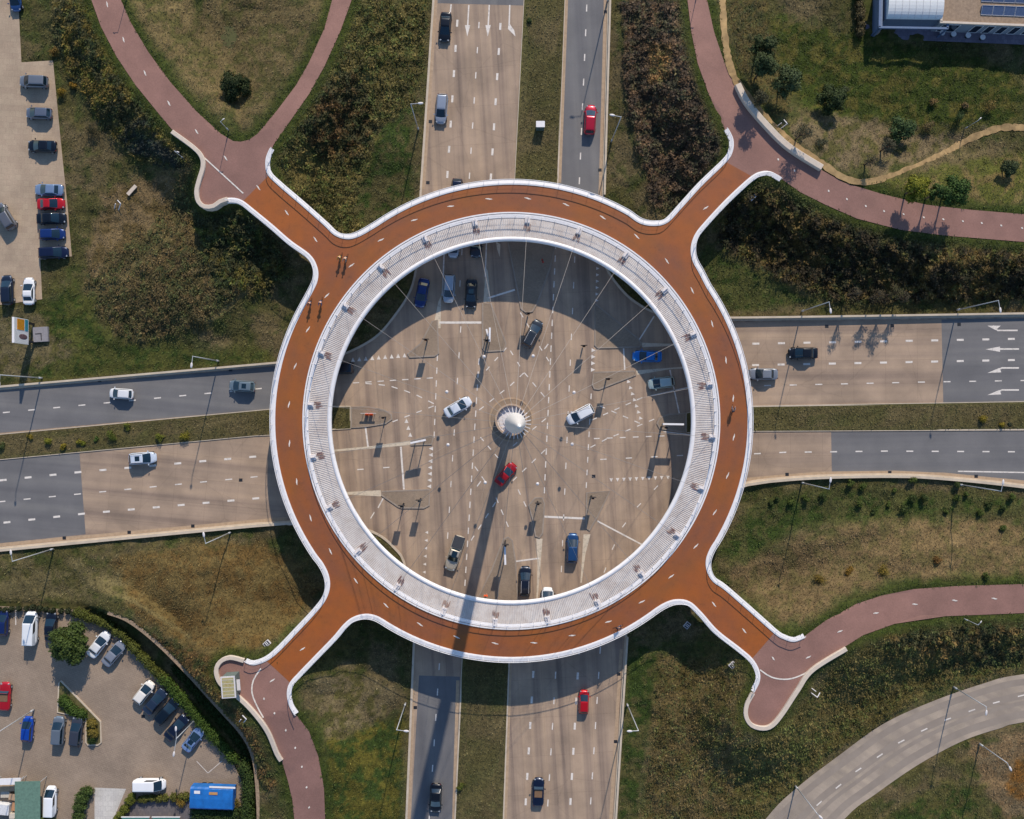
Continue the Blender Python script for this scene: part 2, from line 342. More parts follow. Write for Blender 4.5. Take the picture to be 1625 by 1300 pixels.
S_W0 = ([(390,1049),(402,1053)], [(421,1047),(440,1033),(470,1002),(500,970),(515,950),(521,931),(519,913),(511,896)])
S_W1 = ([(372,317),(360,317)], [(496,458),(502,442),(501,425),(490,406),(460,384),(430,358),(402,335),(384,321)])
def section_pts(s0, s1, qa, qb):
    a = arc(qa, qb)
    left = catmull(s0[0]+s0[1]+a[:3])[:-1]; right = catmull(a[-3:]+s1[1]+s1[0])
    full = left+[np.array(p) for p in a[2:-2]]+right
    dl = catmull(s0[1]+a[:3])[:-1]; dr = catmull(a[-3:]+s1[1])
    return full, dl+[np.array(p) for p in a[2:-2]]+dr
SEC = [section_pts(S_N0, S_N1, (598,355), (998,339)), section_pts(S_E0, S_E1, (1124,455), (1136,860)),
       section_pts(S_S0, S_S1, (1030,977), (618,993)), section_pts(S_W0, S_W1, (500,884), (478,490))]
DECK = [tuple(p) for s in SEC for p in s[1]]
# ------------------------------------------------------------------ land height
PZ = [([(125,-200),(168,0),(235,120),(330,215),(370,255),(400,285)], [3.0,3.6,4.8,5.8,5.8,5.8], 24),
      ([(600,-200),(543,0),(500,100),(430,205),(400,250),(405,290)], [3.0,3.6,4.8,5.8,5.8,5.8], 20),
      ([(1097,-200),(1107,0),(1128,100),(1160,180),(1185,235),(1178,255)], [3.0,3.8,5.0,5.8,5.8,5.8], 20),
      ([(1850,380),(1625,362),(1500,350),(1350,318),(1240,255),(1180,235)], [3.0,3.4,4.2,5.2,5.8,5.8], 24),
      ([(1850,945),(1625,950),(1450,958),(1340,1000),(1260,1040),(1225,1035)], [3.0,3.4,4.4,5.6,5.8,5.8], 24),
      ([(1210,1130),(1230,1080),(1222,1045)], [5.8,5.8,5.8], 28),
      ([(500,1470),(490,1300),(478,1215),(440,1130),(425,1085),(440,1075)], [2.6,3.2,4.2,5.8,5.8,5.8], 26),
      ([(366,1066),(400,1085),(430,1090)], [5.8,5.8,5.8], 26)]
GX0, GX1, GY0, GY1, GS = -200, 1828, -160, 1464, 4
gx = np.arange(GX0, GX1+1, GS, float); gy = np.arange(GY0, GY1+1, GS, float)
GP = np.stack(np.meshgrid(gx, gy), -1).reshape(-1, 2)
def rawZ(P):
    z = np.zeros(len(P))
    for line, zs, hw in PZ:
        d, v = pdist(P, line, False, zs); z = np.maximum(z, v*ss(1-(d-hw)/105.0))
    inpz = np.zeros(len(P), bool)
    for poly in (P_NW, P_NE, P_SE, P_SW): inpz |= inside(P, poly)
    dr = sdist(P, ROAD); z2 = z*ss(dr/75.0)
    dc = sdist(P, CURVE); z2 = z2*ss(dc/70.0+0.0)
    d1 = sdist(P, LOT1); z2 = z2*ss(d1/60.0)
    # mounds
    for (cx, cy, rx, ry, hh) in ((300,440,120,90,2.2),(330,930,120,60,1.6),(620,170,60,150,0.9),(1040,160,55,130,0.9),(1110,1180,90,120,1.2),(1400,860,190,40,1.0),(1400,430,190,40,0.8),(370,90,90,80,-0.5),(570,1180,50,90,0.8)):
        q = np.hypot((P[:,0]-cx)/rx, (P[:,1]-cy)/ry); z2 = z2+hh*ss(1.35-q)*ss(dr/50.0)*(~inpz)
    wall = 2.6*ss((P[:,0]-120)/60.0)
    dl = sdist(P, LOTZ); z2 = np.where((dl > 0) & (dl < 60), np.maximum(z2, wall*ss(1-(dl-25)/35.0)), z2)
    z2 = np.where(dl <= 0, 0.0, z2)
    nb = (fbm(P, 60, 4)-0.5)*1.0+(fbm(P+500, 14, 3)-0.5)*0.5
    offp = np.minimum.reduce([np.maximum(sdist(P, q), 0) for q in (P_NW, P_NE, P_SE, P_SW)])
    free = ss(offp/25.0)*ss(dr/22.0)*ss(dc/22.0)*ss(d1/15.0)*ss(dl/15.0)
    z2 = z2+nb*free+0.04*(free > 0)
    pz = np.zeros(len(P)); bd = np.full(len(P), 1e9)
    for line, zs, hw in PZ:
        d, v = pdist(P, line, False, zs); m = d-hw*0.2 < bd; pz = np.where(m, v, pz); bd = np.where(m, d-hw*0.2, bd)
    k = ss(1-offp/10.0); z2 = z2*(1-k)+pz*k
    dk = sdist(P, DECK); z2 = np.where((dk < 3) & (offp > 2), np.minimum(z2, 5.0*np.ones(len(P))), z2)
    return z2, pz, offp, dr, dc, d1, dl
GZ, GPZ, OFFP, DR, DC, D1, DL = rawZ(GP)
flat = (DR < 3) | (DC < 3) | (D1 < 3) | (DL < 3)
low = (OFFP < 3)
TZ = GZ.copy(); TZ = np.where(low, np.minimum(TZ, GPZ)-0.09, TZ); TZ = np.where(flat, np.where(GZ < 0.4, -0.08, GZ), TZ)
NXG, NYG = len(gx), len(gy)
def bil(A, P):
    P = np.asarray(P, float); A = A.reshape(NYG, NXG, -1); u = np.clip((P[:,0]-GX0)/GS, 0, NXG-1.001); v = np.clip((P[:,1]-GY0)/GS, 0, NYG-1.001)
    i = u.astype(int); j = v.astype(int); fu = (u-i)[:,None]; fv = (v-j)[:,None]
    return (A[j,i]*(1-fu)+A[j,i+1]*fu)*(1-fv)+(A[j+1,i]*(1-fu)+A[j+1,i+1]*fu)*fv
def gz(px, py): return float(bil(TZ, [(px, py)])[0,0])
def pz(px, py): return float(bil(GPZ, [(px, py)])[0,0])
def G(px, py): return W(px, py, gz(px, py))
# ------------------------------------------------------------------ vegetation colours (dry and green patches) and plant height
c_ = lambda *a: np.array(lin(*a))
OL = c_(86,82,48); GRN = c_(58,72,32); TAN = c_(116,100,74); BRN = c_(94,80,50); DKS = c_(66,66,38); ORG = c_(106,82,48); RDB = c_(78,66,52); LUSH = c_(62,73,29)
ZONES = [ # polygon, colour, soft, plant height, second colour
 ([(200,0),(520,0),(500,60),(440,160),(390,200),(330,170),(240,70)], c_(112,98,66), 25, 0.25, OL),
 ([(84,0),(150,0),(180,90),(240,178),(310,258),(285,268),(220,262),(165,205),(105,120),(88,60)], DKS, 10, 0.9, c_(104,90,40)),
 ([(225,190),(300,262),(275,270),(225,262),(190,215)], c_(52,56,48), 10, 0.7, DKS),
 ([(200,290),(310,270),(320,330),(400,345),(445,400),(400,470),(330,512),(240,545),(170,530),(128,470),(150,395)], c_(84,78,48), 14, 0.7, c_(98,84,54)),
 ([(170,300),(280,275),(270,330),(210,380),(150,430),(140,400)], c_(120,102,72), 14, 0.3, BRN),
 ([(300,350),(380,330),(440,390),(460,430),(420,470),(350,460),(320,400)], DKS, 18, 1.2, c_(96,88,40)),
 ([(560,0),(682,0),(668,120),(640,230),(575,370),(540,370),(440,285),(436,240),(470,200),(520,130)], c_(82,78,40), 10, 0.8, c_(108,98,54)),
 ([(490,150),(560,110),(600,200),(560,260),(480,240)], DKS, 20, 1.2, c_(92,70,40)),
 ([(600,200),(660,160),(655,320),(580,360),(560,330)], c_(92,86,52), 12, 0.25, GRN),
 ([(985,0),(1080,0),(1098,60),(1110,140),(1148,215),(1140,250),(1070,330),(1040,330),(1010,240),(990,130)], RDB, 8, 1.1, c_(100,80,58)),
 ([(1030,70),(1065,70),(1062,125),(1030,130)], c_(140,108,66), 6, 1.0, BRN),
 ([(1200,288),(1240,300),(1300,338),(1360,362),(1470,385),(1625,397),(1850,410),(1850,480),(1625,478),(1450,478),(1330,480),(1230,440),(1140,385),(1140,350),(1165,318)], c_(58,50,32), 9, 1.3, c_(96,80,42)),
 ([(1120,385),(1180,420),(1240,450),(1300,480),(1160,495),(1130,450),(1108,410)], c_(84,86,46), 12, 0.3, GRN),
 ([(1180,20),(1400,60),(1625,110),(1625,190),(1500,215),(1350,200),(1230,150)], LUSH, 22, 0.3, c_(88,84,40)),
 ([(1240,180),(1420,200),(1520,210),(1560,205),(1400,280),(1310,262),(1260,235)], c_(116,102,76), 18, 0.35, OL),
 ([(1150,0),(1210,0),(1260,180),(1220,190),(1170,120)], c_(92,82,48), 14, 0.5, DKS),
 ([(1400,290),(1625,240),(1625,330),(1480,318)], c_(88,90,42), 14, 0.4, c_(110,96,60)),
 ([(1190,890),(1300,840),(1430,820),(1625,830),(1850,830),(1850,905),(1625,912),(1450,922),(1350,945),(1290,985),(1230,1000),(1150,925)], c_(116,98,68), 20, 0.3, c_(98,88,56)),
 ([(1130,880),(1200,800),(1300,775),(1625,790),(1625,815),(1420,820),(1280,835),(1180,890)], c_(84,84,48), 14, 0.3, GRN),
 ([(1040,1040),(1160,1050),(1200,1100),(1180,1160),(1200,1250),(1150,1470),(1000,1470),(1020,1250),(1040,1130)], c_(108,94,60), 16, 0.5, c_(88,78,44)),
 ([(1240,1150),(1345,1040),(1450,1000),(1625,1000),(1850,1000),(1850,1030),(1625,1055),(1480,1100),(1330,1185),(1240,1270),(1170,1320),(1160,1200)], c_(88,82,44), 14, 0.6, c_(104,94,54)),
 ([(1380,1005),(1625,990),(1625,1050),(1520,1060)], DKS, 10, 1.2, c_(104,86,48)),
 ([(1000,1020),(1045,1030),(1030,1130),(1010,1300),(1000,1470),(975,1470),(985,1200),(995,1050)], GRN, 8, 0.2, OL),
 ([(170,890),(300,865),(420,860),(480,900),(515,935),(440,1010),(400,1040),(330,1050),(210,975)], c_(108,92,56), 14, 0.3, c_(100,80,46)),
 ([(0,890),(170,890),(210,950),(0,950)], c_(108,98,66), 16, 0.15, OL),
 ([(205,985),(345,1050),(345,1090),(400,1160),(440,1240),(420,1260),(385,1165),(300,1070)], c_(108,84,50), 8, 0.6, DKS),
 ([(500,1080),(560,1060),(620,1100),(600,1180),(540,1220),(520,1180)], c_(116,104,76), 20, 0.2, OL),
 ([(515,1180),(640,1130),(640,1300),(640,1470),(530,1470)], c_(98,92,40), 16, 0.2, GRN),
 ([(1540,1180),(1625,1165),(1850,1150),(1850,1300),(1600,1300),(1560,1250)], c_(128,106,76), 12, 0.3, TAN),
 ([(1600,1250),(1614,1208),(1640,1190),(1700,1185),(1660,1260),(1606,1270)], c_(128,90,44), 9, 0.3, ORG),
 ([(1400,1300),(1500,1240),(1560,1250),(1560,1470),(1330,1470)], c_(92,88,50), 14, 0.3, GRN),
 ([(68,480),(120,440),(180,540),(430,560),(430,580),(0,612),(0,560)], c_(86,88,44), 20, 0.15, GRN),
 ([(-200,490),(70,500),(110,560),(40,600),(-200,600)], c_(108,98,70), 20, 0.12, OL),
]
def veg_color(P):
    n1 = fbm(P, 55, 4); n2 = fbm(P+900, 16, 3); n3 = fbm(P+300, 7, 2)
    col = OL[None]*np.ones((len(P),1)); hgt = np.full(len(P), 0.18)
    a = ss((n1-0.42)/0.2)[:,None]; col = col*(1-a*0.6)+TAN*(a*0.6); b = ss((n2-0.55)/0.12)[:,None]*0.6; col = col*(1-b)+GRN*b
    for poly, cc, soft, hh, c2 in ZONES:
        d = sdist(P, poly)+(n2-0.5)*soft*2.2; w = ss(0.5-d/soft)
        a = ss((n2*0.6+n3*0.4-0.47)/0.10); cz = cc[None]*(1-a[:,None])+c2[None]*a[:,None]
        col = col*(1-w[:,None])+cz*w[:,None]; hgt = hgt*(1-w)+hh*w
    dp = np.minimum.reduce([np.maximum(sdist(P, q), 0) for q in (P_NW, P_NE, P_SE, P_SW)])
    w = ss(1.3-dp/(13+10*n1))*0.85; col = col*(1-w[:,None])+LUSH*w[:,None]; hgt = hgt*(1-w)+0.12*w
    dr = np.maximum(sdist(P, ROAD), 0); w = ss(1-dr/14)*0.4; col = col*(1-w[:,None])+c_(104,94,62)*w[:,None]; hgt = np.where(dr < 8, np.minimum(hgt, 0.15), hgt)
    # trodden trails
    for tr in ([(132,456),(160,460),(190,445),(230,405),(290,360)], [(330,512),(395,460),(400,455)], [(150,935),(205,950),(262,985),(300,1010)], [(1395,1300),(1435,1268)]):
        w = ss(1.5-pdist(P, tr)/3.0)*0.75; col = col*(1-w[:,None])+c_(118,106,70)*w[:,None]; hgt = hgt*(1-w)+0.05*w
    st = vnoise(np.stack([P[:,0]*0.13, P[:,1]], 1), 5.5); st2 = fbm(P+640, 90, 2); k = (0.78+0.5*n3)*(0.86+0.28*st)*(0.85+0.3*st2); return col*k[:,None], hgt
GC, GH = veg_color(GP)
# mesh of the land
TV = WA(GP, TZ)
ii, jj = np.meshgrid(np.arange(NXG-1), np.arange(NYG-1)); a = (jj*NXG+ii).ravel()
me = mesh_np('ground', TV, np.stack([a+NXG, a+NXG+1, a+1, a], 1), 4, GC, True)
m, t, b = nodemat('verge_soil_and_grass'); at = t.nodes.new('ShaderNodeAttribute'); at.attribute_name = 'Col'
v = mapping(t); n = noise_node(t, 1.8, 6, v, 0.75); r = ramp(t, n.outputs[0], [(0.3,(0.45,0.45,0.45)),(0.5,(0.9,0.9,0.9)),(0.7,(1.35,1.3,1.2))])
t.links.new(mul(t, at.outputs[0], r.outputs[0]), b.inputs['Base Color']); b.inputs['Roughness'].default_value = 0.95; b.inputs['Specular IOR Level'].default_value = 0.1
bp = t.nodes.new('ShaderNodeBump'); bp.inputs['Strength'].default_value = 0.8; bp.inputs['Distance'].default_value = 0.15; t.links.new(n.outputs[0], bp.inputs['Height']); t.links.new(bp.outputs[0], b.inputs['Normal'])
me.materials.append(m); tag(link('ground', me), 'grass verges and scrubby embankments around the junction', None, kind='structure')
far = MB(); 
far.add([(-2500,-2500,-0.6),(2500,-2500,-0.6),(2500,2500,-0.6),(-2500,2500,-0.6)], [(0,1,2,3)])
tag(far.build('ground_plain', simple('far_grass', lin(88,88,50), 0.95, var=0.3, scale=0.05)), None, None, kind='structure')
# ------------------------------------------------------------------ flat sheets
def cdt_mesh(name, outline, holes, zf, mat, grid=None, kind='structure', parent=None, thick=0.0):
    pts = [Vector((float(p[0]), float(p[1]))) for p in outline]; n = len(pts); edges = [(i, (i+1)%n) for i in range(n)]
    for h in holes:
        o = len(pts); k = len(h); pts += [Vector((float(p[0]), float(p[1]))) for p in h]; edges += [(o+i, o+(i+1)%k) for i in range(k)]
    if grid:
        A = np.array([tuple(p) for p in outline]); x = np.arange(A[:,0].min(), A[:,0].max(), grid); y = np.arange(A[:,1].min(), A[:,1].max(), grid)
        Q = np.stack(np.meshgrid(x, y), -1).reshape(-1, 2); s = sdist(Q, outline); Q = Q[s < -grid*0.4]
        for h in holes: Q = Q[sdist(Q, h) > grid*0.4]
        pts += [Vector((float(q[0]), float(q[1]))) for q in Q]
    vo, eo, fo, _, _, _ = delaunay_2d_cdt(pts, edges, [], 0, 1e-4)
    P = np.array([tuple(q) for q in vo]); cen = np.array([P[list(f)].mean(0) for f in fo])
    ok = inside(cen, outline)
    for h in holes: ok &= ~inside(cen, h)
    V = WA(P, zf(P)); mb = MB(); vs = [tuple(q) for q in V]; fs = []
    for f, k in zip(fo, ok):
        if not k: continue
        q = [Vector(vs[i]) for i in f]; nrm = (q[1]-q[0]).cross(q[2]-q[0]); fs.append(tuple(f) if nrm.z > 0 else tuple(f)[::-1])
    mb.add(vs, fs)
    if thick:
        nv = len(vs); mb.add([(a_, b_, c__-thick) for a_, b_, c__ in vs], [f[::-1] for f in fs]); cnt = {}
        for f in fs:
            for i in range(len(f)):
                e = (f[i], f[(i+1)%len(f)]); cnt[e] = 1
        for (a_, b_) in list(cnt):
            if (b_, a_) not in cnt: mb.f.append((b_, a_, a_+nv, b_+nv)); mb.mi.append(0)
    o = mb.build(name, mat, parent)
    if kind: o['kind'] = kind
    return o
flatz = lambda z: (lambda P: np.full(len(P), z))
tag(cdt_mesh('road', ROAD, [], flatz(0.0), M['road']), 'worn beige concrete junction and main road', None)
def interp(line, y, horiz=False):
    pass
cdt_mesh('road_east', [(1850,504),(1497,505),(1165,511),(1130,512),(1128,560),(1128,642),(1190,641),(1498,637),(1498,506)][1:8]+[(1497,505)], [], flatz(0.004), M['road_e']) if False else None
cdt_mesh('road_east_westbound', [(1130,512),(1497,507),(1498,640),(1130,645)], [], flatz(0.004), M['road_e'])
cdt_mesh('asphalt_east_westbound', [(1494,507),(1850,502),(1850,637),(1497,641)], [], flatz(0.008), M['asph_e'])
cdt_mesh('road_east_eastbound', [(1130,688),(1319,686),(1320,751),(1218,757),(1185,762),(1150,772),(1130,785)], [], flatz(0.004), M['road_e'])
cdt_mesh('asphalt_east_eastbound', [(1319,686),(1850,684),(1850,792),(1625,763),(1500,750),(1420,748),(1320,748)], [], flatz(0.008), M['asph_e'])
cdt_mesh('asphalt_west_westbound', [(480,578),(430,582),(0,620),(-220,639),(-220,708),(0,687),(430,649),(480,645)], [], flatz(0.004), M['asph_w'])
cdt_mesh('road_west_eastbound', [(126,717),(406,692),(520,683),(520,828),(406,829),(136,853)], [], flatz(0.004), M['road_w'])
cdt_mesh('asphalt_west_eastbound', [(126,717),(-220,751),(-220,884),(0,862),(136,848)], [], flatz(0.008), M['asph_w'])
cdt_mesh('asphalt_north', [(904,-200),(896,0),(885,290),(884,375),(945,375),(951,310),(958,0),(964,-200)], [], flatz(0.004), M['asph'])
cdt_mesh('asphalt_north_end', [(692,-200),(690,5),(832,9),(842,-200)], [], flatz(0.004), M['asph'])
cdt_mesh('asphalt_south', [(665,1072),(730,1074),(722,1300),(714,1470),(646,1470),(652,1300)], [], flatz(0.004), M['asph'])
tag(cdt_mesh('curved_road', CURVE, [], flatz(0.0), M['ramp']), None, None)
cdt_mesh('parking_pavement_upper', LOT1, [], flatz(0.0), M['lot'])
cdt_mesh('parking_pavement_lower', LOT2, [], flatz(0.0), M['lot2'])
for nm, pl in (('cycle_path_northwest', P_NW), ('cycle_path_northeast', P_NE), ('cycle_path_southeast', P_SE), ('cycle_path_southwest', P_SW)):
    cdt_mesh(nm, pl, [], lambda P: bil(GPZ, P)[:,0]-0.012, M['path'], grid=9)
# kerbs
def wline(P, z=0.0): return [W(p[0], p[1], z) for p in P]
kb = MB()
def kerbline(mb, P, w=0.25, h=0.12, z=0.0, closed=False): mb.section(wline(P, z), [(w/2, -0.05), (w/2, h), (-w/2, h), (-w/2, -0.05)], closed)
for seg in (RK_NW, RK_SW, RK_SE, RK_NE):
    kerbline(kb, seg, 0.34, 0.13)
tag(kb.build('kerb', M['kerb']), None, None, kind='structure')
def low_wall(P, h0, h1, w, label):
    P = catmull([tuple(p) for p in P], 20); n = len(P); mb = MB(); vs = []
    Q = [W(p[0], p[1], 0) for p in P]
    for i, q in enumerate(Q):
        d = Q[min(i+1, n-1)]-Q[max(i-1, 0)]; d.normalize(); e = Vector((-d.y, d.x, 0))*w/2; h = h0+(h1-h0)*i/(n-1); o = e*(1 if True else 0)
        vs += [q+e+Vector((0,0,-.2)), q+e+Vector((0,0,h)), q-e+Vector((0,0,h)), q-e+Vector((0,0,-.2))]
    mb.add(vs, [(4*i+j, 4*i+4+j, 4*i+4+(j+1)%4, 4*i+(j+1)%4) for i in range(n-1) for j in range(3)]+[(0,1,2,3), (4*n-1,4*n-2,4*n-3,4*n-4)])
    tag(mb.build('road_edge_wall', M['kerb']), label, 'low wall', 'low concrete walls along the roads')
low_wall([(500,571),(430,577),(0,614),(-220,633)], .85, .35, .3, 'low concrete wall along the upper edge of the left asphalt road')
low_wall([(1850,493),(1625,498),(1165,505),(1100,502)], .6, .95, .3, 'low concrete wall along the upper edge of the right road')
low_wall([(-220,895),(0,873),(406,834),(460,831),(500,828)], .4, .6, .42, 'cream low wall along the lower edge of the left concrete road')
low_wall([(1160,777),(1185,769),(1218,764),(1300,758),(1420,756),(1500,760),(1625,773),(1850,803)], .6, .4, .42, 'cream curving low wall along the lower edge of the right road')
low_wall([(959,310),(968,0),(974,-200)], .5, .4, .3, 'low concrete wall right of the top asphalt road')
low_wall([(977,1300),(995,1010)], .4, .6, .3, 'low concrete wall right of the bottom concrete road')
gt = MB()   # clinker gutters inside the kerbs
def strip(mb, P, w, z=0.012): mb.section(wline(P, z), [(w/2, 0), (-w/2, 0)], cap=False) if False else ribbon(mb, P, w, z)
def ribbon(mb, P, w, z, zs=None, m=0):
    Q = [W(p[0], p[1], z if zs is None else zs[i]) for i, p in enumerate(P)]; vs = []
    for i, p in enumerate(Q):
        a_ = Q[max(i-1,0)]; b_ = Q[min(i+1, len(Q)-1)]; d = b_-a_; d.z = 0; d.normalize(); nn = Vector((-d.y, d.x, 0))
        vs += [p+nn*w/2, p-nn*w/2]
    mb.add(vs, [(2*i+1, 2*i+3, 2*i+2, 2*i) for i in range(len(Q)-1)], m)
for P in ([(962,-200),(961,0),(953,290),(949,370)], [(657.5,1080),(649,1300),(643,1470)], [(-220,886),(0,865),(136,852),(406,827),(455,823)], [(1185,761),(1218,757.5),(1300,751),(1420,749.5),(1500,753),(1625,765),(1850,794)],
          [(692,0),(672,300)], [(986,1030),(969,1300),(962,1470)], [(888,290),(899,0),(907,-200)], [(836,1),(820,290)], [(810,1050),(802,1300)], [(726.5,1080),(720,1300)]):
    ribbon(gt, P, 0.5, 0.012)
tag(gt.build('gutter', M['gutter']), None, None, kind='structure')
# medians and islands
def island(name, P, label, cat, mat, h=0.12, group=None, kerbm='kerbg', structure=False):
    P = [tuple(p) for p in P]; root = empty(name, W(sum(p[0] for p in P)/len(P), sum(p[1] for p in P)/len(P), 0), 0, label, cat, group)
    inv = -root.location
    top = cdt_mesh('surface', P, [], flatz(h), mat, None, None, root); top.location = inv
    kb = MB(); kerbline(kb, P, 0.22, h+0.02, 0, True); k = kb.build('kerb', M[kerbm], root); k.location = inv
    return root
def grass_strip(name, P, label):
    n = 14
    Q = []
    A = cdt_mesh(name, P, [], lambda q: 0.10+0.05*fbm(q, 12, 2), M['median'], grid=14)
    me = A.data; at = me.attributes.new('Col', 'FLOAT_COLOR', 'POINT'); V = np.array([v.co[:] for v in me.vertices]); PX = np.stack([V[:,0]*F/H+NX, -V[:,1]*F/H+NY], 1)
    cc, _ = veg_color(PX); c4 = np.ones((len(V),4), np.float32); c4[:,:3] = cc; at.data.foreach_set('color', c4.ravel()); A['label'] = label
    kb = MB(); kerbline(kb, P, 0.22, 0.12, 0, True); tag(kb.build('kerb', M['kerb']), None, None, kind='structure')
M['median'] = m
for nm, P, lb in (('median_north', MED_N, 'grass median north of the ring'), ('median_south', MED_S, 'grass median south of the ring'), ('median_east', MED_E, 'grass median east of the ring'), ('median_west', MED_W, 'grass median west of the ring')):
    grass_strip(nm, P, lb)
ISL = [([(694,508),(696,561),(690,565),(650,567),(647,562),(668,545),(686,510)], 'narrow paved traffic island beside the left stop line at the top of the junction'),
 ([(766,482),(779,482),(803,545),(799,556),(770,558),(766,553)], 'paved wedge traffic island holding two white sign boards'),
 ([(806,384),(882,384),(873,425),(853,480),(845,494),(836,497),(827,490)], 'dark paved median nose in the ring shadow at the top of the junction'),
 ([(944,482),(944,548),(948,552),(1014,551),(1018,546),(1012,537)], 'large paved traffic island half in shade left of the bright blue car'),
 ([(942,591),(1006,589),(1009,595),(950,618),(943,617),(940,610)], 'small tapering traffic island above the arc of give way triangles'),
 ([(1043,672),(1047,663),(1060,658),(1088,656),(1088,686),(1060,682),(1047,680)], 'rounded median nose at the right side holding a long white sign'),
 ([(558,646),(585,646),(610,651),(621,658),(622,665),(612,672),(580,677),(558,679)], 'rounded median nose at the left side with orange barrier'),
 ([(606,780),(682,777),(681,802),(673,806),(638,806),(632,804),(606,786)], 'trapezoid traffic island in the lower left of the junction'),
 ([(652,700),(684,691),(688,693),(685,705),(652,706)], 'thin traffic island under a white sign bar at the left of the junction'),
 ([(839,802),(849,790),(861,790),(864,800),(861,846),(856,853),(850,851),(845,822)], 'slim traffic island with a signal pole left of the blue car'),
 ([(931,782),(968,779),(948,820),(935,842),(930,838)], 'triangular traffic island right of the blue car in the lower right'),
 ([(799,856),(806,852),(813,858),(818,890),(822,962),(752,962),(780,905)], 'long paved median nose right of the pylon shadow at the bottom')]
for P, lb in ISL: island('traffic_island', P, lb, 'traffic island', M['island'], group='traffic islands in the junction')
# ------------------------------------------------------------------ markings
mk = MB(); wg = MB()
def dashes(P, n=None, L=10, per=None, w=1.8, z=0.016, mb=None):
    mb = mb or mk; P = [np.array(p, float) for p in P]; seg = [np.linalg.norm(P[i+1]-P[i]) for i in range(len(P)-1)]; T = sum(seg)
    if n is None: n = int(round(T/per))+1
    def at(s):
        for i, q in enumerate(seg):
            if s <= q or i == len(seg)-1: return P[i]+(P[i+1]-P[i])*s/q, (P[i+1]-P[i])/q
            s -= q
    for k in range(n):
        c, d = at(T*k/max(n-1,1)); ribbon(mb, [c-d*L/2, c+d*L/2], w*0.0985, z)
def line(P, w=1.8, z=0.016, mb=None): ribbon(mb or mk, P, w*0.0985, z)
def poly(P, z=0.014, mb=None):
    Q = [W(p[0], p[1], z) for p in P]; n = len(Q); ar = sum(Q[i].x*Q[(i+1)%n].y-Q[(i+1)%n].x*Q[i].y for i in range(n))
    (mb or mk).add(Q if ar > 0 else Q[::-1], [tuple(range(n))])
dashes([(725.5,37),(710,277)], 7, 11, w=3.4); dashes([(760,40),(745,279)], 7, 10, w=1.8); dashes([(794,42),(779,281)], 7, 11, w=3.4)
dashes([(931,13),(919.5,287)], 8, 11, w=1.9)
dashes([(697,1058),(681,1300)], 7, 11, w=1.7)
dashes([(848.5,1030),(832,1313)], 8, 11, w=3.4); dashes([(884,1031),(867,1315)], 8, 11, w=1.8); dashes([(919,1033),(903,1312)], 8, 11, w=3.4); dashes([(952.5,1032),(935,1311)], 8, 11, w=1.8)
dashes([(1199.5,545.5),(1605,538)], 11, 11, w=3.2); dashes([(1199,579.5),(1605,571.5)], 11, 11, w=3.2); dashes([(1218,612),(1461,606.5),(1625,604)], 11, 11, w=1.8)
dashes([(1202,720),(1243,718),(1404,716),(1605,717)], 11, 11, w=2.0); line([(1520,748),(1625,750),(1850,770)], 2)
dashes([(10,654.5),(131,643),(290,628),(410,617)], 11, 11, w=1.9)
dashes([(5,762),(124,749.5),(401,725)], 11, 11, w=3.2); dashes([(3,796),(403,757)], 11, 11, w=1.8); dashes([(11,829),(131,815.5),(406,791)], 11, 11, w=3.2)
for a_, b_ in (((744,8),(742,45)), ((776.5,8),(774.5,45)), ((716,7),(714,25))): line([a_, b_], 2.2)
for x in (742, 774.5): poly([(x-4.2,40),(x+4.2,40),(x-0.5,58)])
line([(809,8),(808,38),(811,43)], 2.2); poly([(807,36),(816,48),(818,58),(806,46)])
for y, kind in ((524,1), (554,0), (586,2), (621,2)):
    if kind == 0: line([(1617,554),(1585,554)], 2.4); poly([(1587,550),(1587,558.5),(1564,554.5)])
    elif kind == 1: line([(1615,524.5),(1583,524.5),(1576,517)], 2.4); poly([(1567,517),(1588,517),(1580,524)])
    else: line([(1617,y-2),(1590,y-2),(1580,y+3)], 2.4); poly([(1567,y+6),(1589,y+5),(1586,y-2)])
for P, n, L, w in (([(694,568),(689,690)], 7, 10, 1.6), ([(731,523),(710.5,850)], 9, 10, 1.5), ([(760,574),(738,925)], 18, 10, 1.7), ([(882,390),(864,778)], 20, 10, 1.7), ([(912,412),(891,903)], 13, 10, 1.5), ([(938,629),(930.5,770)], 8, 9, 1.6),
     ([(565,607.5),(682,600)], 7, 10, 1.6), ([(585,609),(606,611),(626,615),(645,621),(665,629),(684,638.5)], 6, 10, 1.6), ([(684,646),(627,668)], 4, 9, 1.6),
     ([(828,595),(812,610),(764,648)], 5, 9, 1.6), ([(835,595),(861,626)], 3, 9, 1.6), ([(863,667),(817.5,705)], 4, 9, 1.6), ([(862,717),(817,760)], 4, 9, 1.6), ([(784,801),(750,854)], 4, 9, 1.6),
     ([(765,697),(788,724)], 3, 8, 1.6), ([(756,744),(767,760)], 2, 9, 1.6), ([(789,794),(805,832)], 3, 9, 1.6), ([(824,781),(833,800)], 2, 9, 1.6), ([(828,500),(838,517)], 2, 9, 1.6), ([(858,553),(869,570)], 2, 8, 1.6),
     ([(812,560),(823,578)], 2, 8, 1.6), ([(801,555),(774,585)], 3, 8, 1.6), ([(1034,667),(960,698),(941,708)], 6, 9, 1.6), ([(1015,633),(943,665)], 5, 9, 1.6), ([(956,646),(1011,670)], 4, 9, 1.6),
     ([(947,696),(1050,692)], 6, 9, 1.7), ([(957.5,729),(1079,723)], 4, 10, 1.6), ([(1041,774),(1013,803),(989,835),(973,869),(960,905)], 5, 9, 1.6), ([(572,745),(613,742)], 2, 10, 1.7),
     ([(733,400),(730,450)], 2, 10, 1.4)): dashes(P, n, L, w=w)
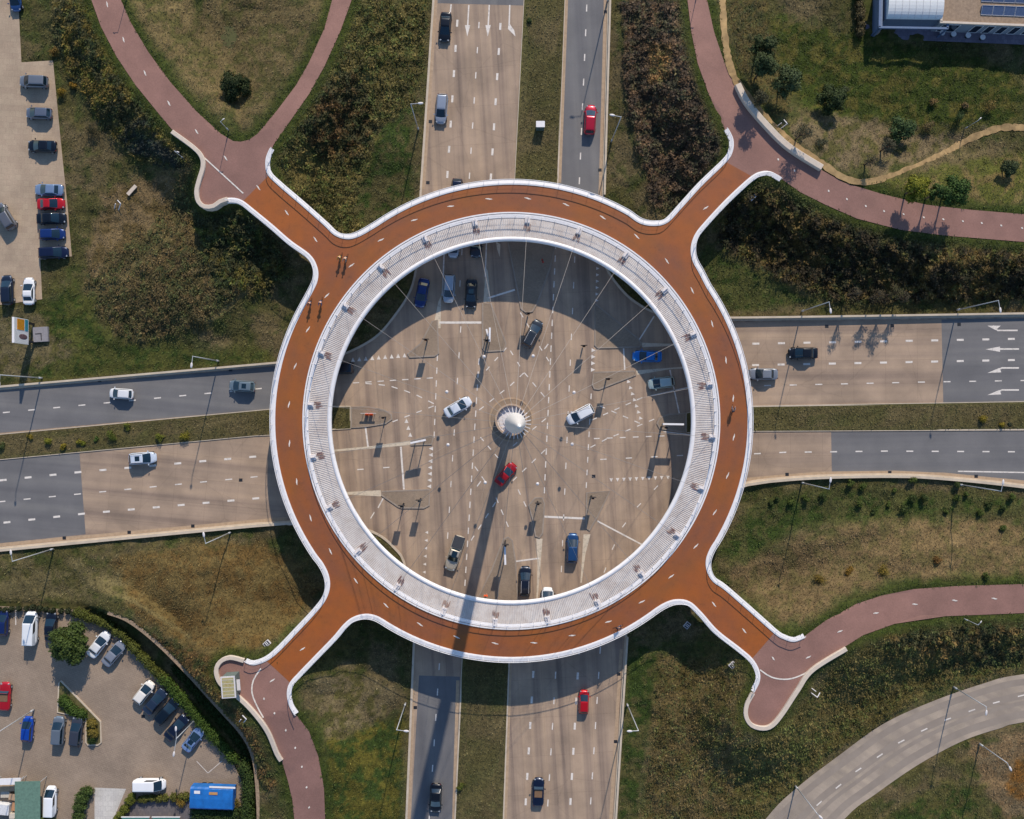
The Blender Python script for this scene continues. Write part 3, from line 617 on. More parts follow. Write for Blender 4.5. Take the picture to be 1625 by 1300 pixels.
line([(864,554),(870,546)]); line([(763,764),(757,772)])
for P, w in (([(697,512),(764,512)], 3.6), ([(775,473),(817,460)], 2.8), ([(989.5,553),(991.5,587)], 2.2), ([(1014,540),(1038,502)], 2), ([(1063,587),(1078,656)], 2), ([(863,820),(928,823)], 3.2), ([(948,827),(1018,864)], 2.4), ([(818,891),(856,886)], 2.4),
     ([(580,678),(584,709)], 2.6), ([(636,709),(641,777)], 2.8), ([(608,791),(600,806)], 2), ([(594,813),(588,823)], 1.6), ([(1033,628),(1092,615)], 1.6), ([(1053,685),(1096,690)], 1.6), ([(705,395),(702,470)], 2.2), ([(772,385),(770,440)], 2)): line(P, w)
def giveway(p, q, n, d, s=3.2):
    p = np.array(p, float); q = np.array(q, float); d = np.array(d, float); d /= np.linalg.norm(d); e = np.array((-d[1], d[0]))
    for k in range(n):
        c = p+(q-p)*k/(n-1); poly([c-e*s-d*s, c+e*s-d*s, c+d*s*1.1], 0.016)
giveway((560,571), (642,564), 9, (0,-1)); giveway((645,668), (651,690), 3, (0,-1)); giveway((684,712), (681,772), 7, (-1,0)); giveway((942,556), (941,587), 4, (1,0))
giveway((998,606), (1017,664), 7, (1,0.2), 2.8); giveway((970,762), (1060,758), 10, (0,1), 2.8); giveway((677,845), (673,908), 6, (-1,0), 2.4); giveway((949,416), (947,487), 8, (1,0), 2.4)
for P in ([(527,714),(590,708),(640,701),(652,699),(652,706),(590,712),(527,717)], [(548,781),(604,778),(605,788),(550,785)], [(700,470),(699,521),(687,521),(696,478)], [(771,425),(774,430),(779,479),(767,481)],
          [(1018,544),(1072,546),(1072,549),(1019,551)], [(1009,588),(1086,582),(1086,585),(1063,586),(1011,595)], [(851,855),(861,855),(857,905),(853,955),(851,955),(853,900)], [(926,848),(937,848),(929,880),(923,925),(921,925),(924,880)], [(787,383),(794,388),(793,408),(789,396)]): poly(P, 0.014, wg)
dashes([(1300,1275),(1328,1250),(1362,1222),(1392,1202),(1428,1178),(1461,1161),(1497,1144),(1538,1129),(1573,1117),(1613,1106),(1700,1085)], 12, 11, w=2)
wb = MB(); LA = catmull(CU_A, 14); LB = catmull(CU_B[::-1], 14); n_ = 60
def lerp_edge(u, t):
    a_ = LA[int(t*(len(LA)-1))]; q = LB[int(t*(len(LB)-1))]; return (a_[0]*(1-u)+q[0]*u, a_[1]*(1-u)+q[1]*u)
for u, w_ in ((0.16,1.0),(0.44,1.1),(0.60,0.6),(0.83,1.1)):
    ribbon(wb, [lerp_edge(u, k/n_) for k in range(n_+1)], w_, 0.008)
tag(wb.build('tyre_wear', simple('tyre_worn_concrete', lin(148,135,122), 0.9, var=0.1, scale=0.35)), None, None, kind='structure')
# markings on parking lots
for y in (975,):
    pass
for x0, y0, x1, y1 in ((312,1208,330,1227),(330,1227,352,1208)): line([(x0,y0),(x1,y1)], 0.9, 0.016)
line([(25,968),(25,992)], 1.5)
for k in range(6): line([(222+k*19, 1046+k*20),(232+k*19, 1060+k*20)], 0.6)
tag(mk.build('road_marking', M['mark']), None, None, kind='structure'); tag(wg.build('road_marking_wedge', M['wedge']), None, None, kind='structure')
# cycle path marks follow the path's own slope
pm = MB()
def pdash(p, d, L=8, w=2.2, z=None, swoosh=True):
    p = np.array(p, float); d = np.array(d, float); d /= np.linalg.norm(d); e = np.array((-d[1], d[0])); zz = z if z is not None else pz(*p)
    pts = [p-d*L/2-e*0.9, p-d*L*0.1-e*0.4, p+d*L*0.1+e*0.4, p+d*L/2+e*0.9] if swoosh else [p-d*L/2, p+d*L/2]
    Q = [W(q[0], q[1], zz+0.03) for q in pts]; ww = [0.3, 1, 1, 0.3] if swoosh else [1, 1]; vs = []
    for i, q in enumerate(Q):
        dd = Q[min(i+1,len(Q)-1)]-Q[max(i-1,0)]; dd.z = 0; dd.normalize(); nn = Vector((-dd.y, dd.x, 0))*w*0.05*ww[i]; vs += [q+nn, q-nn]
    pm.add(vs, [(2*i+1, 2*i+3, 2*i+2, 2*i) for i in range(len(Q)-1)])
def along(P, L=8, w=2.2):
    for i, p in enumerate(P):
        q = P[min(i+1, len(P)-1)]; r = P[max(i-1, 0)]; pdash(p, (q[0]-r[0], q[1]-r[1]), L, w)
along([(170,7),(196,63),(230,116),(268,164),(312,209),(358,251)], 9); along([(419,1109),(435.5,1132),(453.5,1159),(468.5,1187),(479,1217),(486.5,1249.5),(490.5,1281.5)], 3.4, 2.6)
along([(1235,253),(1261,271),(1315,303),(1344,316),(1374,327),(1403,335),(1434,340),(1466,345),(1497,348),(1528,351),(1558,354),(1589,358),(1622,362)], 3.4, 2.4)
along([(1283,1043),(1333,1002),(1390,973),(1452,959),(1515,953),(1578,950),(1640,948)], 9); pdash((1227,1045), (1,0.8), 7)
def pline(P, w=2.0):
    P = catmull(P, 6); ribbon(pm, [tuple(p) for p in P], w*0.097, 0, [pz(*p)+0.03 for p in P])
pline([(316,243),(350,274),(386,307)]); pline([(414,1061),(402,1080),(400,1100),(408,1121),(418,1139)], 2.2); pline([(1206,1063),(1225,1075),(1250,1078),(1275,1070),(1296,1055)], 2.2)
tag(pm.build('path_marking', M['mark']), None, None, kind='structure')
# sandy trail in the park
tr = MB()
def wribbon(mb, P, ws, zs, m=0):
    Q = [W(p[0], p[1], zs[i]) for i, p in enumerate(P)]; vs = []
    for i, p in enumerate(Q):
        d = Q[min(i+1, len(Q)-1)]-Q[max(i-1,0)]; d.z = 0; d.normalize(); nn = Vector((-d.y, d.x, 0))*ws[i]/2; vs += [p+nn, p-nn]
    mb.add(vs, [(2*i+1, 2*i+3, 2*i+2, 2*i) for i in range(len(Q)-1)], m)
for P in ([(1143,-60),(1146,0),(1149,45),(1156,95),(1168,128),(1186,150),(1205,175),(1240,212),(1275,240),(1308,262),(1335,280),(1365,289),(1400,284),(1440,270),(1490,248),(1530,225),(1570,208),(1600,202),(1660,205),(1850,215)],):
    P = catmull(P, 5); wv = [0.75+0.5*float(_L[i%256,7]) for i in range(len(P))]; wribbon(tr, [tuple(p) for p in P], wv, [gz(*p)+0.10 for p in P])
tag(tr.build('sandy_trail', M['trail']), 'sandy trodden footpath through the park', None, kind='structure')
# ------------------------------------------------------------------ the ring bridge
bridge = empty('ring_bridge', W(RX, RY, DZ), 0, 'circular suspended cycle bridge with orange deck and white railings', 'bridge')
def bpart(mb, name, mats, smooth=False):
    o = mb.build(name, mats, bridge, smooth); o.location = -bridge.location; return o
inner = [ringpt(a, 330) for a in np.arange(0, 360, 1.5)]
dk = cdt_mesh('deck', DECK, [inner], flatz(DZ), M['deck'], None, None, bridge, 0.7); dk.location = -bridge.location
eb = MB(); hr = MB(); POSTS = []; wr = MB()
for full, _ in SEC:
    P = wline([tuple(p) for p in full], DZ)
    eb.section(P, [(-0.36, -0.75), (-0.26, 0.08), (-0.05, 0.12), (0.44, 0.04), (0.50, -0.5), (0.1, -1.0)])
    # rail leans outward (left of clockwise travel is outward)
    def off(P, o, h):
        out = []
        for i, p in enumerate(P):
            d = P[min(i+1, len(P)-1)]-P[max(i-1, 0)]; d.z = 0; d.normalize(); out.append(p+Vector((-d.y, d.x, 0))*o+Vector((0,0,h)))
        return out
    hr.path(off(P, 0.26, 1.22), 0.05, 6)
    for h in (0.45, 0.85): wr.path(off(P, 0.18+h*0.13, h), 0.006, 3)
    acc = 0; last = None; A = off(P, 0.16, 0.02); B = off(P, 0.26, 1.22)
    for i in range(len(P)):
        if last is None or (P[i]-last).length > 2.1: POSTS.append((A[i], B[i])); last = P[i]
bpart(eb, 'edge_beam', M['white']); bpart(hr, 'handrail', M['white']); 
for i, (a_, b_) in enumerate(POSTS[:100]):
    x = MB(); x.tube(a_, b_, 0.03, 0.022, 5); bpart(x, 'railing_post', M['white'])
x = MB()
for a_, b_ in POSTS[100:]: x.tube(a_, b_, 0.03, 0.022, 5)
bpart(x, 'railing_post_row', M['white'])['kind'] = 'stuff'
bpart(wr, 'railing_wires', M['white'])
# inner side: kerb, white upstand with railing, ribbed counterweight, inner tube
def circ(r, z=DZ, n=360): return [W(*ringpt(360*i/n, r), z) for i in range(n)]
ik = MB(); ik.section(circ(330.3), [(-0.10, -0.3), (-0.10, 0.12), (0.10, 0.12), (0.10, -0.3)], True); bpart(ik, 'inner_kerb', M['white'])
iu = MB(); iu.section(circ(325.5), [(-0.33, -0.5), (-0.30, 0.02), (0.26, 0.08), (0.30, -0.5)], True); bpart(iu, 'inner_edge_beam', M['white'])
ih = MB(); ih.path(circ(326, DZ+1.2), 0.05, 6, True); ih.path(circ(324.6, DZ+0.7), 0.02, 4, True); bpart(ih, 'inner_handrail', M['white'])
for i in range(96):
    ip = MB(); a = 3.75*i+1.1; ip.tube(W(*ringpt(a, 323.5), DZ), W(*ringpt(a, 326), DZ+1.2), 0.035, 0.025, 5)
    ip.tube(W(*ringpt(a, 329.3), DZ), W(*ringpt(a, 322.5), DZ+0.12), 0.05, 0.05, 4)
    bpart(ip, 'inner_railing_post', M['white'])
cw = MB(); cw.section(circ(307), [(-1.42, -0.9), (-1.42, -0.12), (1.42, -0.06), (1.42, -0.9)], True)
NR = 690
for i in range(NR):
    a = 360*i/NR; p0 = W(*ringpt(a, 292.8), DZ-0.12); p1 = W(*ringpt(a, 321), DZ-0.06); d = (p1-p0); e = Vector((-d.y, d.x, 0)).normalized()
    cw.add([p0-e*0.07, p1-e*0.07, p1+e*0.07, p0+e*0.07, p0-e*0.045+Vector((0,0,0.07)), p1-e*0.045+Vector((0,0,0.07)), p1+e*0.045+Vector((0,0,0.07)), p0+e*0.045+Vector((0,0,0.07))], [(0,1,5,4),(7,6,2,3),(4,5,6,7),(0,4,7,3),(1,2,6,5)])
bpart(cw, 'counterweight', M['grate'])
it = MB(); n = 12; it.section(circ(289.2), [(0.36*math.cos(2*math.pi*k/n), -0.25+0.36*math.sin(2*math.pi*k/n)) for k in range(n)], True); bpart(it, 'inner_tube', M['white'], True)
# pylon
PB = W(811, 666, 0); ATZ = 46.0
pyl = empty('pylon', PB, 0, 'tall white steel needle pylon at the centre of the junction', 'pylon')
x = MB(); x.lathe((0,0,0), [(0.62,0.3),(0.66,2),(0.78,15),(0.95,30),(1.08,ATZ-3),(1.12,ATZ)], 32); x.build('mast', M['white'], pyl, True)
x = MB(); x.lathe((0,0,0), [(1.12,ATZ),(1.1,ATZ+0.6),(0.95,ATZ+5),(0.6,ATZ+14),(0.25,ATZ+22),(0.03,ATZ+25)], 32); x.build('spire', M['white'], pyl, True)
x = MB()
for k in range(24):
    t = R_(4.6+15*k); d = Vector((math.sin(t), math.cos(t), 0)); x.box(d*1.35+Vector((0,0,ATZ-0.8)), (0.08, 0.7, 1.6), -t)
x.build('cable_lugs', M['whited'], pyl)
x = MB(); x.lathe((0,0,0), [(0.9,0.0),(0.9,0.5),(0.7,0.7),(0.64,1.2)], 24); x.build('foot', M['whited'], pyl)
dr_ = empty('pylon_basin', PB, 0, 'round concrete wall enclosing the foot of the pylon', 'basin')
x = MB(); x.section([Vector((2.35*math.cos(2*math.pi*k/48), 2.35*math.sin(2*math.pi*k/48), 0)) for k in range(48)], [(-0.14,-0.05),(-0.14,1.5),(0.14,1.5),(0.14,-0.05)], True); x.build('wall', M['concrete'], dr_)
x = MB(); x.lathe((0,0,0.02), [(2.2,0.0),(2.2,0.5),(1.9,0.55),(1.9,0.62),(1.3,0.64),(1.3,0.75),(0.92,0.76)], 40); x.build('steps', M['whited'], dr_)
x = MB(); x.section([Vector((3.35*math.cos(2*math.pi*k/48), 3.35*math.sin(2*math.pi*k/48), 0)) for k in range(48)], [(-0.12,-0.02),(-0.12,0.05),(0.12,0.05),(0.12,-0.02)], True)
tag(x.build('paved_ring', M['gutter']), None, None, kind='structure').location = PB
x = MB(); x.lathe((0,0,0), [(3.23,0.02),(0.1,0.021)], 48); tag(x.build('paved_circle', M['island']), None, None, kind='structure').location = PB
# anchors and cables
for k in range(24):
    a = 4.6+15*k; t = R_(a); dirv = Vector((math.sin(t), math.cos(t), 0))
    p = W(*ringpt(a, 319.5), DZ); x = MB(); x.box((0,0,0.06), (0.75, 0.95, 0.34), -t); x.box(dirv*0.1+Vector((0,0,0.32)), (0.10, 0.75, 0.36), -t); x.box(dirv*-0.35+Vector((0.0,0,0.25)), (0.4,0.16,0.2), -t)
    ao = x.build('cable_anchor', M['whited'], bridge); ao.location = p-bridge.location
    x = MB(); q = W(*ringpt(a, 309), DZ)-p; e = Vector((dirv.y, -dirv.x, 0))
    for s in range(7):
        o = e*(s-3)*0.15+dirv*random.uniform(-0.35,0.25); L = random.uniform(0.5,1.15); x.box(q+o+Vector((0,0,0.045)), (0.075, L, 0.012), -t)
    ro = x.build('rust_streaks', M['rust'], bridge); ro.location = p-bridge.location
    x = MB(); A = W(*ringpt(a, 317), DZ+0.6); B = PB+dirv*1.6+Vector((0,0,ATZ-1)); mid = []
    for s in range(9):
        u = s/8; q = A.lerp(B, u); q.z -= 0.5*math.sin(math.pi*u); mid.append(q)
    x.path(mid, 0.022, 5); co = x.build('cable', M['cable'], bridge); co.location = -bridge.location
# bike lane swooshes on the deck
pm = MB()
for k in range(36):
    a = 4.2+10*k; p = ringpt(a, 354); t = R_(a); pdash(p, (math.cos(t), math.sin(t)), 11, 2.0, DZ-0.02)
for p, d in (((455,337.5),(1,0.95)), ((500.5,380),(1,0.95)), ((1133,959),(1,0.85)), ((1181,1001),(1,0.85)), ((432,1080),(1,-1)), ((480,1030),(1,-1)), ((1120,330),(1,-1)), ((410,298),(1,0.9))): pdash(p, d, 10, 2.0, DZ-0.02)
po = bpart(pm, 'lane_marks', M['mark'])
# ------------------------------------------------------------------ low walls on the path corners
def seatwall(P, label, h=0.45, w=0.66, name='seat_wall'):
    P = catmull(P, 5); Q = [W(p[0], p[1], pz(*p)) for p in P]; mb = MB(); mb.section(Q, [(w/2,-1.2),(w/2,h-0.06),(w/2-0.06,h),(-w/2+0.06,h),(-w/2,h-0.06),(-w/2,-1.2)])
    return tag(mb.build(name, M['cream']), label, 'seat wall', 'curved seat walls at the bridge ends')
seatwall([(274,210),(308,235),(321,250),(323,266),(317,287),(313,305),(316,321),(326,329),(340,328),(350,321),(362,317)], 'cream S curved low wall around the upper left bridge end')
seatwall([(1169,136),(1184,164),(1214,200),(1250,235),(1302,268)], 'long pale curved wall beside the sandy trail at the upper right bridge end', 0.85, 0.9)
seatwall([(1342,1029),(1288,1063),(1264,1096),(1241,1131),(1225,1150),(1210,1155),(1192,1150),(1183,1136),(1184,1118),(1194,1099)], 'cream hook shaped low wall at the lower right bridge end')
seatwall([(388,1048),(366,1043),(350,1050),(344,1065),(351,1084),(371,1099),(398,1124),(424,1158),(440,1195),(447,1206)], 'cream wall curling round the kiosk at the lower left bridge end')
rb = MB()
for P in ([(360,317),(372,317)],): pass
# retaining wall beside the lower car park
P = catmull([(172,972),(205,985),(250,1020),(300,1070),(345,1120),(385,1165),(402,1200),(408,1240),(411,1300),(412,1400)], 5); Q = [W(p[0], p[1], 2.35) for p in P]; mb = MB()
mb.section(Q, [(0.35,-2.5),(0.28,0.25),(-0.28,0.25),(-0.28,-2.5)]); tag(mb.build('retaining_wall', simple('rough_tan_stone', lin(150,128,104), 0.95, var=0.35, scale=4)), 'rough tan retaining wall between the lower car park and the embankment', 'wall')
# ------------------------------------------------------------------ foliage scatter
N = 1000000
PP = np.stack([rng.uniform(-90, 1720, N), rng.uniform(-80, 1390, N)], 1)
hh = bil(GH, PP)[:,0]; cc = bil(GC, PP)
ok = (bil(DR, PP)[:,0] > 1.5) & (bil(DC, PP)[:,0] > 2) & (bil(D1, PP)[:,0] > 2) & (bil(OFFP, PP)[:,0] > 0.4)
inm = np.zeros(N, bool)
for q in (MED_N, MED_S, MED_E, MED_W):
    inm |= sdist(PP, q) < -2
ok |= inm
ok &= ~(bil(DL, PP)[:,0] < 3)
TRAIL = [(1146,-60),(1149,45),(1156,95),(1168,128),(1205,175),(1275,240),(1308,262),(1335,280),(1365,289),(1440,270),(1530,225),(1570,208),(1600,202),(1720,205)]
ok &= pdist(PP, TRAIL)+(fbm(PP, 6, 2)-0.5)*7 > 4.5
ok &= ~inside(PP, [(1372,-90),(1372,62),(1720,80),(1720,-90)])
den = np.clip(0.42+hh*1.0, 0, 1); ok &= rng.random(N) < den
PP = PP[ok]; hh = hh[ok]; cc = cc[ok]; inm = inm[ok]; zz = np.where(inm, 0.12, bil(TZ, PP)[:,0])
# scrub clumps: height follows a bumpy noise so it reads as bushes
bmp = ss((fbm(PP, 11, 3)-0.36)/0.28)*(0.5+1.1*fbm(PP+50, 28, 2)); lift = np.where(hh > 0.4, bmp*hh*rng.random(len(PP))**0.7, 0)
base = WA(PP, zz+lift)
def leafmesh(name, base, size, col, up=0.6):
    n = len(base); a = rng.uniform(0, 2*np.pi, n); tl = rng.uniform(-0.9, 0.9, n); d = np.stack([np.cos(a), np.sin(a), np.zeros(n)], 1); e = np.stack([-np.sin(a), np.cos(a), tl*up], 1)
    s = size[:,None]; j = rng.uniform(0.5, 1.2, (n,1))
    v0 = base-d*s*0.35; v1 = base+d*s*0.35; v2 = base+e*s*j+np.stack([np.zeros(n), np.zeros(n), np.abs(tl)*size*0.6], 1)
    V = np.stack([v0, v1, v2], 1).reshape(-1, 3); c = np.repeat(col, 3, 0)
    return mesh_np(name, V, np.arange(len(V)), 3, c)
sp = fbm(PP+77, 9, 3)[:,None]; sp2 = fbm(PP+177, 26, 2)[:,None]; tint = np.where(sp > 0.56, np.array([[0.80,1.04,0.85]]), np.where(sp < 0.42, np.array([[1.04,0.97,0.95]]), 1.0))*(0.72+0.56*sp2); cc = np.where((hh > 0.4)[:,None], cc*tint, cc)
tall = hh > 0.4; var = rng.uniform(0.65, 1.45, (len(PP),1))
for nm, msk, sz, lb in (('grass', ~tall, (0.10, 0.27), 'grass and weeds covering the verges and medians'), ('scrub', tall, (0.16, 0.46), 'dense brown and olive scrub covering the embankments')):
    k = np.where(msk)[0]; s = rng.uniform(sz[0], sz[1], len(k))*(np.clip(0.45+0.6*hh[k], 0.55, 1.1) if nm == 'scrub' else 1.0); me = leafmesh(nm, base[k]+np.array([0,0,0.06]), s, cc[k]*var[k]); me.materials.append(M['veg'])
    tag(link(nm, me), lb, None, kind='stuff')
exec_marker = 0
# ------------------------------------------------------------------ shrubs and trees
def crown_mesh(name, blobs, n, leaf, seed=0):
    r = np.random.default_rng(seed); w = np.array([b[3]*b[4]*b[5] for b in blobs])**0.66; w /= w.sum(); V = []
    for b, k in zip(blobs, (w*n).astype(int)):
        d = r.normal(size=(k,3)); d /= np.linalg.norm(d, axis=1)[:,None]; rad = r.random(k)**0.28*r.uniform(0.75,1.12,k); lump = 1+0.18*np.sin(d[:,0]*5+seed)*np.cos(d[:,1]*6)
        p = np.array(b[:3])+d*np.array(b[3:6])*(rad*lump)[:,None]; a = r.uniform(0,2*np.pi,k); u = np.stack([np.cos(a), np.sin(a), r.uniform(-.5,.5,k)],1)*leaf*0.5; q = np.cross(d, u); q = q/np.maximum(np.linalg.norm(q,axis=1),1e-6)[:,None]*leaf*r.uniform(0.5,1.0,k)[:,None]
        V.append(np.stack([p-u, p+u, p+q], 1).reshape(-1,3))
    V = np.concatenate(V); return mesh_np(name, V, np.arange(len(V)), 3)
LM = {}
def leafc(c):
    if c not in LM: LM[c] = leafmat('leaves_%d_%d_%d' % c, False, lin(*c), 0.45)
    return LM[c]
def shrub(px, py, r, col, label, h=None, n=500, group=None, squash=0.8, leaf=0.16, name='bush', sx=1, sy=1, z=None, rz=0):
    h = h or r*1.3; sd = int(px*7+py); rr = np.random.default_rng(sd); bl = []
    for k in range(6): bl.append((rr.uniform(-.45,.45)*r*sx, rr.uniform(-.45,.45)*r*sy, h*rr.uniform(0.35,0.7), r*rr.uniform(.4,.62)*sx, r*rr.uniform(.4,.62)*sy, h*rr.uniform(.3,.42)))
    me = crown_mesh('foliage', bl, n, leaf, sd); me.materials.append(leafc(col)); root = empty(name, W(px, py, (gz(px,py) if z is None else z)), rz, label, 'bush', group)
    link('foliage', me, root); mb = MB()
    for k in range(3):
        t = k*2.1; mb.tube((0,0,-0.1), (0.3*r*math.cos(t), 0.3*r*math.sin(t), h*0.6), 0.03, 0.012, 5)
    mb.build('stem', M['bark'], root); return root
def tree(px, py, r, h, col, label, n=4200, leaf=0.26, group=None, bare=False, lean=0.0, dens=9, cat='tree', trunk=0.14):
    sd = int(px*3+py*5); rr = np.random.default_rng(sd); z = gz(px, py); root = empty('tree', W(px, py, z), 0, label, cat, group)
    mb = MB(); th = h*0.45; mb.tube((0,0,-0.2), (0,0,th), trunk, trunk*0.65, 8); bl = []
    for k in range(dens):
        t = k*2.4+rr.uniform(-.3,.3); q = math.sqrt((k+0.5)/dens)*0.72; bx, by = q*r*math.cos(t), q*r*math.sin(t); bz = h*(0.92-0.42*q)*rr.uniform(.85,1.05)
        s = r*rr.uniform(.30,.46); bl.append((bx, by, bz-s*0.4, s, s, s*0.8)); mid = Vector((bx*0.45, by*0.45, (th*0.7+bz)/2))
        mb.tube((0,0,th*rr.uniform(.6,1)), mid, trunk*0.45, trunk*0.28, 5); mb.tube(mid, (bx, by, bz), trunk*0.28, trunk*0.1, 5)
        if bare:
            for j in range(4):
                e = Vector((bx, by, bz))+Vector((rr.uniform(-1,1), rr.uniform(-1,1), rr.uniform(0,.8)))*r*0.45; mb.tube(mid, e, trunk*0.12, 0.008, 4)
    mb.build('trunk', M['bark'], root, True)
    me = crown_mesh('crown', bl, n, leaf, sd); me.materials.append(leafc(col)); link('crown', me, root); return root
g1 = 'young trees in the park at the upper right'
tree(1197,126,2.1,9.5,(66,76,42), 'dark green tree nearest the sandy trail at the upper right', group=g1)
tree(1196,98,2.3,8.5,(62,72,38), 'dark green tree at the top of the park just left of the building', group=g1)
tree(1234,147,2.4,8,(74,86,52), 'grey green leafy tree right of the trail bend', 3600, group=g1)
tree(1308,168,2.5,5,(58,70,34), 'round dark tree standing alone in the lush grass', group=g1)
tree(1420,214,2.3,4.5,(66,84,46), 'small tree amid tan grass above the sandy trail', 3000, group=g1)
tree(1262,222,1.7,5.5,(84,80,58), 'nearly bare tree beside the long pale curved wall', 700, 0.2, group=g1, bare=True)
tree(1195,170,1.4,6,(74,72,50), 'thin half bare tree between the trail and the cycle path', 900, 0.2, group=g1, bare=True)
tree(1397,240,1.4,5,(86,82,62), 'sparse bare tree in the middle of the tan grass', 500, 0.2, group=g1, bare=True)
tree(1372,262,1.1,4,(84,78,56), 'bare sapling just above the bend of the trail', 250, 0.2, group=g1, bare=True)
tree(1436,308,2.2,6.5,(118,118,34), 'yellow green tree beside the lower cycle path', group=g1)
tree(1494,314,2.6,7.5,(62,84,34), 'broad green tree right of the yellow green one', group=g1)
tree(1468,316,1.5,7,(70,88,38), 'slim green tree squeezed between its two broad neighbours', 2000, group=g1)
tree(1590,272,1.5,3.5,(70,78,46), 'small rounded tree under the sandy trail near the right edge', 2000, group=g1)
gt_ = 'slender leafless trees in the dark scrub above the right road'
tree(1341,470,1.1,7,(84,76,56),'leftmost slender leafless tree above the right road', 260, 0.18, group=gt_, bare=True)
tree(1378,474,1.3,6.5,(80,70,50),'second slender leafless tree from the left above the right road', 420, 0.18, group=gt_, bare=True)
tree(1402,470,1.4,7,(76,72,44),'fuller leafless tree above the right road, third from the left', 600, 0.18, group=gt_, bare=True)
tree(1419,476,1.0,6,(84,76,56),'rightmost slender leafless tree above the right road', 260, 0.18, group=gt_, bare=True)
tree(378,144,2.6,4.2,(46,56,24), 'dark round tree between the two upper left cycle paths', 5200, 0.24)
tree(123,1014,3.4,6.0,(66,80,32), 'large leafy green tree overhanging the lower car park', 9000, 0.34, dens=12, trunk=0.22)
gb = 'yellow and green bushes on the left median'
for px, py, r, col, lb in ((50,694,.6,(128,110,36),'tiny ochre bush at the left end of the left median'),(80,698,.85,(116,116,34),'yellow green bush third from the left end of the left median'),(103,709,.65,(132,116,34),'ochre bush touching the kerb of the left median'),
   (127,701,.6,(118,112,34),'small mustard bush in a pair on the left median'),(134,704,.5,(104,108,32),'right hand bush of the mustard pair on the left median'),(181,691,1.0,(88,98,34),'broad olive bush mid left median'),(205,677,.8,(96,100,34),'olive bush at the upper edge of the left median'),
   (256,694,.9,(100,104,34),'low olive bush at the lower edge of the left median'),(295,692,1.0,(120,112,34),'ochre bush nearest the ring on the left median'),(4,708,.8,(72,84,44),'dark green bush cut by the left picture edge on the median'),(154,697,.5,(70,90,36),'dark green tuft left of the broad olive bush')):
    shrub(px, py, r, col, lb, group=gb)
for px, py, r, col, lb in ((1557,664,.9,(128,112,34),'round ochre bush on the right median'),(1588,673,.55,(136,118,36),'tiny yellow bush on the right median'),(1601,674,.35,(56,62,42),'tiny dark bush at the right end of the right median'),(731,1247,.75,(86,92,34),'olive bush on the bottom median'),(840,34,.5,(52,66,30),'small dark bush on the top median beside the lane arrows')):
    shrub(px, py, r, col, lb, group='bushes on the other medians')
gs = 'green shrubs on the slope right of the ring'
pts = [(1222,798),(1233,792),(1254,795),(1277,790),(1304,789),(1348,766),(1368,773),(1419,778),(1444,792),(1464,788),(1432,808),(1384,812),(1447,760),(1516,768),(1516,790),(1532,784),(1567,800),(1588,808),(1590,838),(1555,812),(1410,800),(1362,800),(1500,812),(1602,790)]
desc = ['leftmost dark shrub on the right slope','small dark shrub beside the leftmost one on the right slope','upright green shrub under the lamp arm','leaning green shrub right of the upright one','large dark shrub under the first right hand lamp','bright shrub tight against the kerb below the first lamp','shrub a step below the kerb in the right slope','round green shrub at mid slope','narrow dark shrub at mid slope','widest dark shrub at mid slope','pale low shrub at the foot of the widest dark one','tall dark shrub casting a long shadow on the right slope','yellow green bush touching the curved right kerb','dark shrub at the base of the second right hand lamp','shrub below the base of the second right hand lamp','small shrub right of the second lamp base','tall narrow dark shrub near the right edge','dark shrub next to the tall narrow one','lonely shrub in the tan grass near the right edge','flat green shrub low on the right slope','tiny green shrub among the mid slope group','flat pale green shrub left of the mid slope group','small shrub below the second lamp shadow','rightmost green shrub on the right slope']
for (px, py), lb in zip(pts, desc):
    shrub(px, py, 0.45+0.55*_L[px%256, py%256], (60,72,32) if lb.find('dark') >= 0 else (78,90,36), lb, group=gs)
shrub(1345,905,.9,(132,100,36), 'orange brown bush on the tan slope above the lower right path', group=gs); shrub(1398,903,1.2,(122,102,36), 'largest ochre bush on the tan slope above the lower right path', group=gs); shrub(1297,917,1.3,(112,92,36), 'wide ochre bush on the tan slope near the ring', group=gs); shrub(1485,888,.9,(116,84,42), 'brown bush on the tan slope right of the largest ochre one', group=gs); shrub(1564,913,.8,(76,86,34), 'green bush on the edge of the lower right cycle path', group=gs)
for px, py, r, col, lb in ((1480,163,.9,(128,104,62),'straw coloured bush in the lush lawn, left of a pair'),(1528,168,.8,(122,100,64),'faint straw bush in the middle of the lawn'),(1568,172,1.2,(126,106,56),'large straw coloured bush on the lawn near the right edge'),(1340,145,.9,(70,78,50),'grey green bush beside the lone dark lawn tree'),(1300,228,1.3,(70,72,52),'dark grey bush in front of the pale curved wall'),(1470,205,1.2,(112,96,62),'tan bush above the bend of the sandy trail'),(1520,190,1.3,(58,74,36),'dark low bush right of the tan bush'),
   (100,150,.9,(140,112,34),'yellow bush in the scrub beside the upper car park'),(118,138,.7,(136,104,32),'smaller amber bush in the scrub beside the upper car park'),(88,85,.9,(122,96,44),'brown bush at the upper car park corner'),(150,212,1.3,(52,52,30),'dark bush at the foot of the upper left scrub')):
    shrub(px, py, r, col, lb, group='single bushes in the grass')
